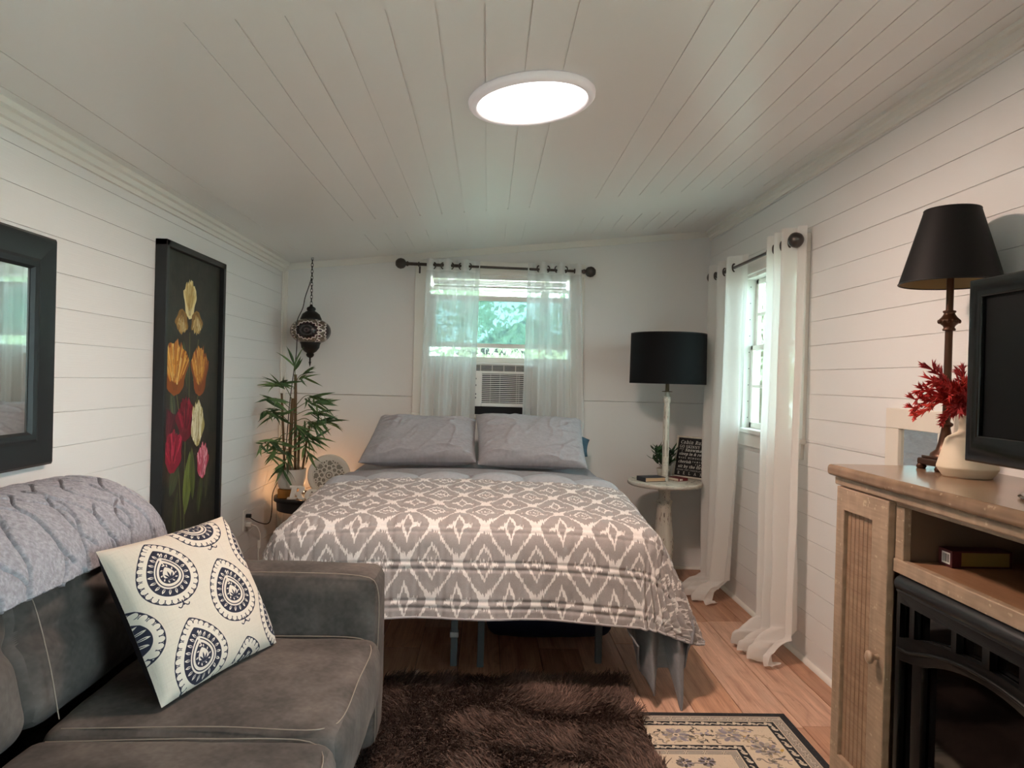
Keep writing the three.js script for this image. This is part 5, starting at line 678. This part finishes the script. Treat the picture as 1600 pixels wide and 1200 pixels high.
// ---------------------------------------------------------------- rugs
{
  const W = 1.145, D = 1.7, x0 = 0.05, z0 = -2.79;
  const art = canvasTex(1380, 2048, (c, w, h) => {
    const k = w / W, r = rng(19), cream = '#d9c9b2', grey = '#a49b90', navy = '#23262b';
    const rect = (d, col) => { c.fillStyle = col; c.fillRect(d * k, d * k, w - 2 * d * k, h - 2 * d * k); };
    const motif = (d, step, fn) => { const inX = W - 2 * d, inY = D - 2 * d, nx = Math.round(inX / step), ny = Math.round(inY / step); for (let i = 0; i < nx; i++) for (const y of [d, D - d]) fn((d + (i + 0.5) * inX / nx) * k, y * k, y < D / 2 ? 0 : Math.PI, i); for (let i = 0; i < ny; i++) for (const x of [d, W - d]) fn(x * k, (d + (i + 0.5) * inY / ny) * k, x < W / 2 ? -Math.PI / 2 : Math.PI / 2, i); };
    const curl = (x, y, a, s, col, lw) => { c.save(); c.translate(x, y); c.rotate(a); c.strokeStyle = col; c.lineWidth = lw; c.lineCap = 'round'; c.beginPath(); c.moveTo(-s, s * 0.3); c.bezierCurveTo(-s * 0.4, -s * 0.8, s * 0.3, s * 0.8, s * 0.8, -s * 0.1); c.bezierCurveTo(s, -s * 0.6, s * 0.4, -s * 0.6, s * 0.5, -s * 0.1); c.stroke(); c.restore(); };
    const bloom = (x, y, a, s, p, q) => { c.save(); c.translate(x, y); c.rotate(a); for (let i = 0; i < 12; i++) { c.save(); c.rotate(i * Math.PI / 6); c.fillStyle = i % 2 ? p : q; c.beginPath(); c.ellipse(0, -s * 0.6, s * 0.2, s * 0.42, 0, 0, 7); c.fill(); c.restore(); } c.fillStyle = cream; c.beginPath(); c.arc(0, 0, s * 0.26, 0, 7); c.fill(); c.fillStyle = '#6f6862'; c.beginPath(); c.arc(0, 0, s * 0.13, 0, 7); c.fill(); c.restore(); };
    rect(0, navy); rect(0.03, cream); rect(0.033, grey); rect(0.07, cream); rect(0.074, navy); rect(0.108, cream); rect(0.252, navy); rect(0.286, cream); rect(0.29, grey); rect(0.318, cream); rect(0.321, '#d4c4ae');
    motif(0.052, 0.075, (x, y, a, i) => { bloom(x, y, a, 0.014 * k, '#cfc5b6', '#7d766e'); curl(x + (a ? 0 : 0.037 * k), y + (a ? 0.037 * k : 0), a, 0.018 * k, '#cfc5b6', 4); });
    motif(0.091, 0.06, (x, y, a, i) => { curl(x, y, a, 0.022 * k, '#d9cdb9', 8); bloom(x + (a ? 0 : 0.028 * k), y, a, 0.009 * k, '#d9cdb9', '#bdb2a2'); });
    motif(0.18, 0.19, (x, y, a, i) => { bloom(x, y, a, 0.05 * k, '#8d8790', '#b4a99c'); for (const [dx, dy, s] of [[0.08, 0.035, 0.026], [0.07, -0.04, 0.022], [0.11, 0.0, 0.02], [-0.06, 0.045, 0.018]]) { const ca = Math.cos(a), sa = Math.sin(a); curl(x + (dx * ca - dy * sa) * k, y + (dx * sa + dy * ca) * k, a + dx * 30, s * k, ['#8a8178', '#5c554e', '#b5a58e', '#9a8f96'][(i + Math.round(dx * 100)) & 3], 7); } c.fillStyle = i % 3 ? '#4a4540' : '#c9a55a'; c.beginPath(); c.ellipse(x + 0.055 * k, y + 0.01 * k, 0.012 * k, 0.006 * k, a + 0.6, 0, 7); c.fill(); });
    motif(0.269, 0.055, (x, y, a) => { curl(x, y, a, 0.02 * k, '#d9cdb9', 8); bloom(x + (a ? 0 : 0.026 * k), y, a, 0.009 * k, '#d9cdb9', '#a49b90'); }); motif(0.304, 0.07, (x, y, a) => bloom(x, y, a, 0.011 * k, '#d9cdb9', '#6f6862'));
    for (let i = 0; i < 520; i++) { // small leaves and tendrils scattered through the wide border
      const q = r() * 2 * (W + D - 0.72), d = 0.13 + r() * 0.1, wx = W - 0.36, x = q < wx ? 0.18 + q : q < 2 * wx ? 0.18 + q - wx : (i % 2 ? d : W - d), y = q < wx ? d : q < 2 * wx ? D - d : 0.18 + r() * (D - 0.36), col = ['#8f867c', '#b7a894', '#6d665f', '#9b93a0', '#a8977c', '#3d3a3a'][i % 6];
      if (i % 4) curl(x * k, y * k, r() * 6.3, (0.008 + 0.012 * r()) * k, col, 3 + r() * 4); else { c.fillStyle = col; c.beginPath(); c.ellipse(x * k, y * k, 0.011 * k, 0.0045 * k, r() * 6, 0, 7); c.fill(); }
    }
    for (let i = 0; i < 170; i++) { const x = (0.36 + r() * (W - 0.72)) * k, y = (0.36 + r() * (D - 0.72)) * k; if (i % 3) curl(x, y, r() * 6, 0.03 * k, ['#2b2c30', '#8a8178', '#6f6862'][i % 3], 8); else bloom(x, y, r() * 6, 0.03 * k, '#8d8790', '#4a4540'); }
    for (let i = 0; i < 9000; i++) { c.fillStyle = r() < 0.5 ? 'rgba(255,245,230,0.10)' : 'rgba(60,50,45,0.10)'; c.fillRect(r() * w, r() * h, 3, 9); }
  });
  const g = rspan(x0, x0 + W, 0.001, 0.009, z0, z0 + D, 0.003, 2), n = g.attributes.normal, p = g.attributes.position, uv = g.attributes.uv; for (let i = 0; i < p.count; i++) uv.setXY(i, (p.getX(i) - x0) / W, 1 - (p.getZ(i) - z0) / D);
  solo('patterned_rug', g, mat('#ffffff', 0.95, { map: art, bumpMap: rep(weaveTex, 12, 18), bumpScale: 0.0008 }), 'cream and navy bordered floral rug partly under the shag rug', 'rug');
}
{
  const x0 = -0.39, x1 = 0.6, z0 = -3.05, z1 = -1.3, t = thing('shag_rug', 'dark brown shag rug at the foot of the bed', 'rug', [0, 0, 0]);
  part('backing', rspan(x0, x1, 0.0095, 0.018, z0, z1, 0.003), mat('#2f2420', 1), t);
  const bl = sheet(1, 4, (u, v) => V((u - 0.5) * 0.0052 * (1 - v * 0.7), v * 0.04 - v * v * 0.008, 0.026 * v * v)), N = 85000, im = new THREE.InstancedMesh(bl, mat('#6b564d', 0.85, { side: THREE.DoubleSide }), N), r = rng(3), m = new THREE.Matrix4(), q = new THREE.Quaternion(), e = new THREE.Euler(), c = new THREE.Color();
  for (let i = 0; i < N; i++) { const x = lerp(x0 - 0.008, x1 + 0.012, r()), z = lerp(z0 - 0.01, z1, r()), a = 9 * n1(x * 3.2 + 8, z * 3.2, 3) + (r() - 0.5) * 1.7; e.set((r() - 0.3) * 0.8, a, (r() - 0.5) * 0.7, 'YXZ'); const s = 0.8 + 0.55 * r() + 0.5 * n1(x * 6, z * 6, 9); m.compose(V(x, 0.014, z), q.setFromEuler(e), V(1, s, s)); im.setMatrixAt(i, m); const k = 0.45 + 1.15 * r() ** 1.5; im.setColorAt(i, c.setRGB(k, k * 0.98, k * 0.97)); }
  im.name = 'pile'; im.userData.kind = 'stuff'; t.add(im);
}

// ---------------------------------------------------------------- hand over
scene.traverse((o) => { if (o.isMesh) { o.castShadow = true; o.receiveShadow = true; } });
renderer.render(scene, camera);
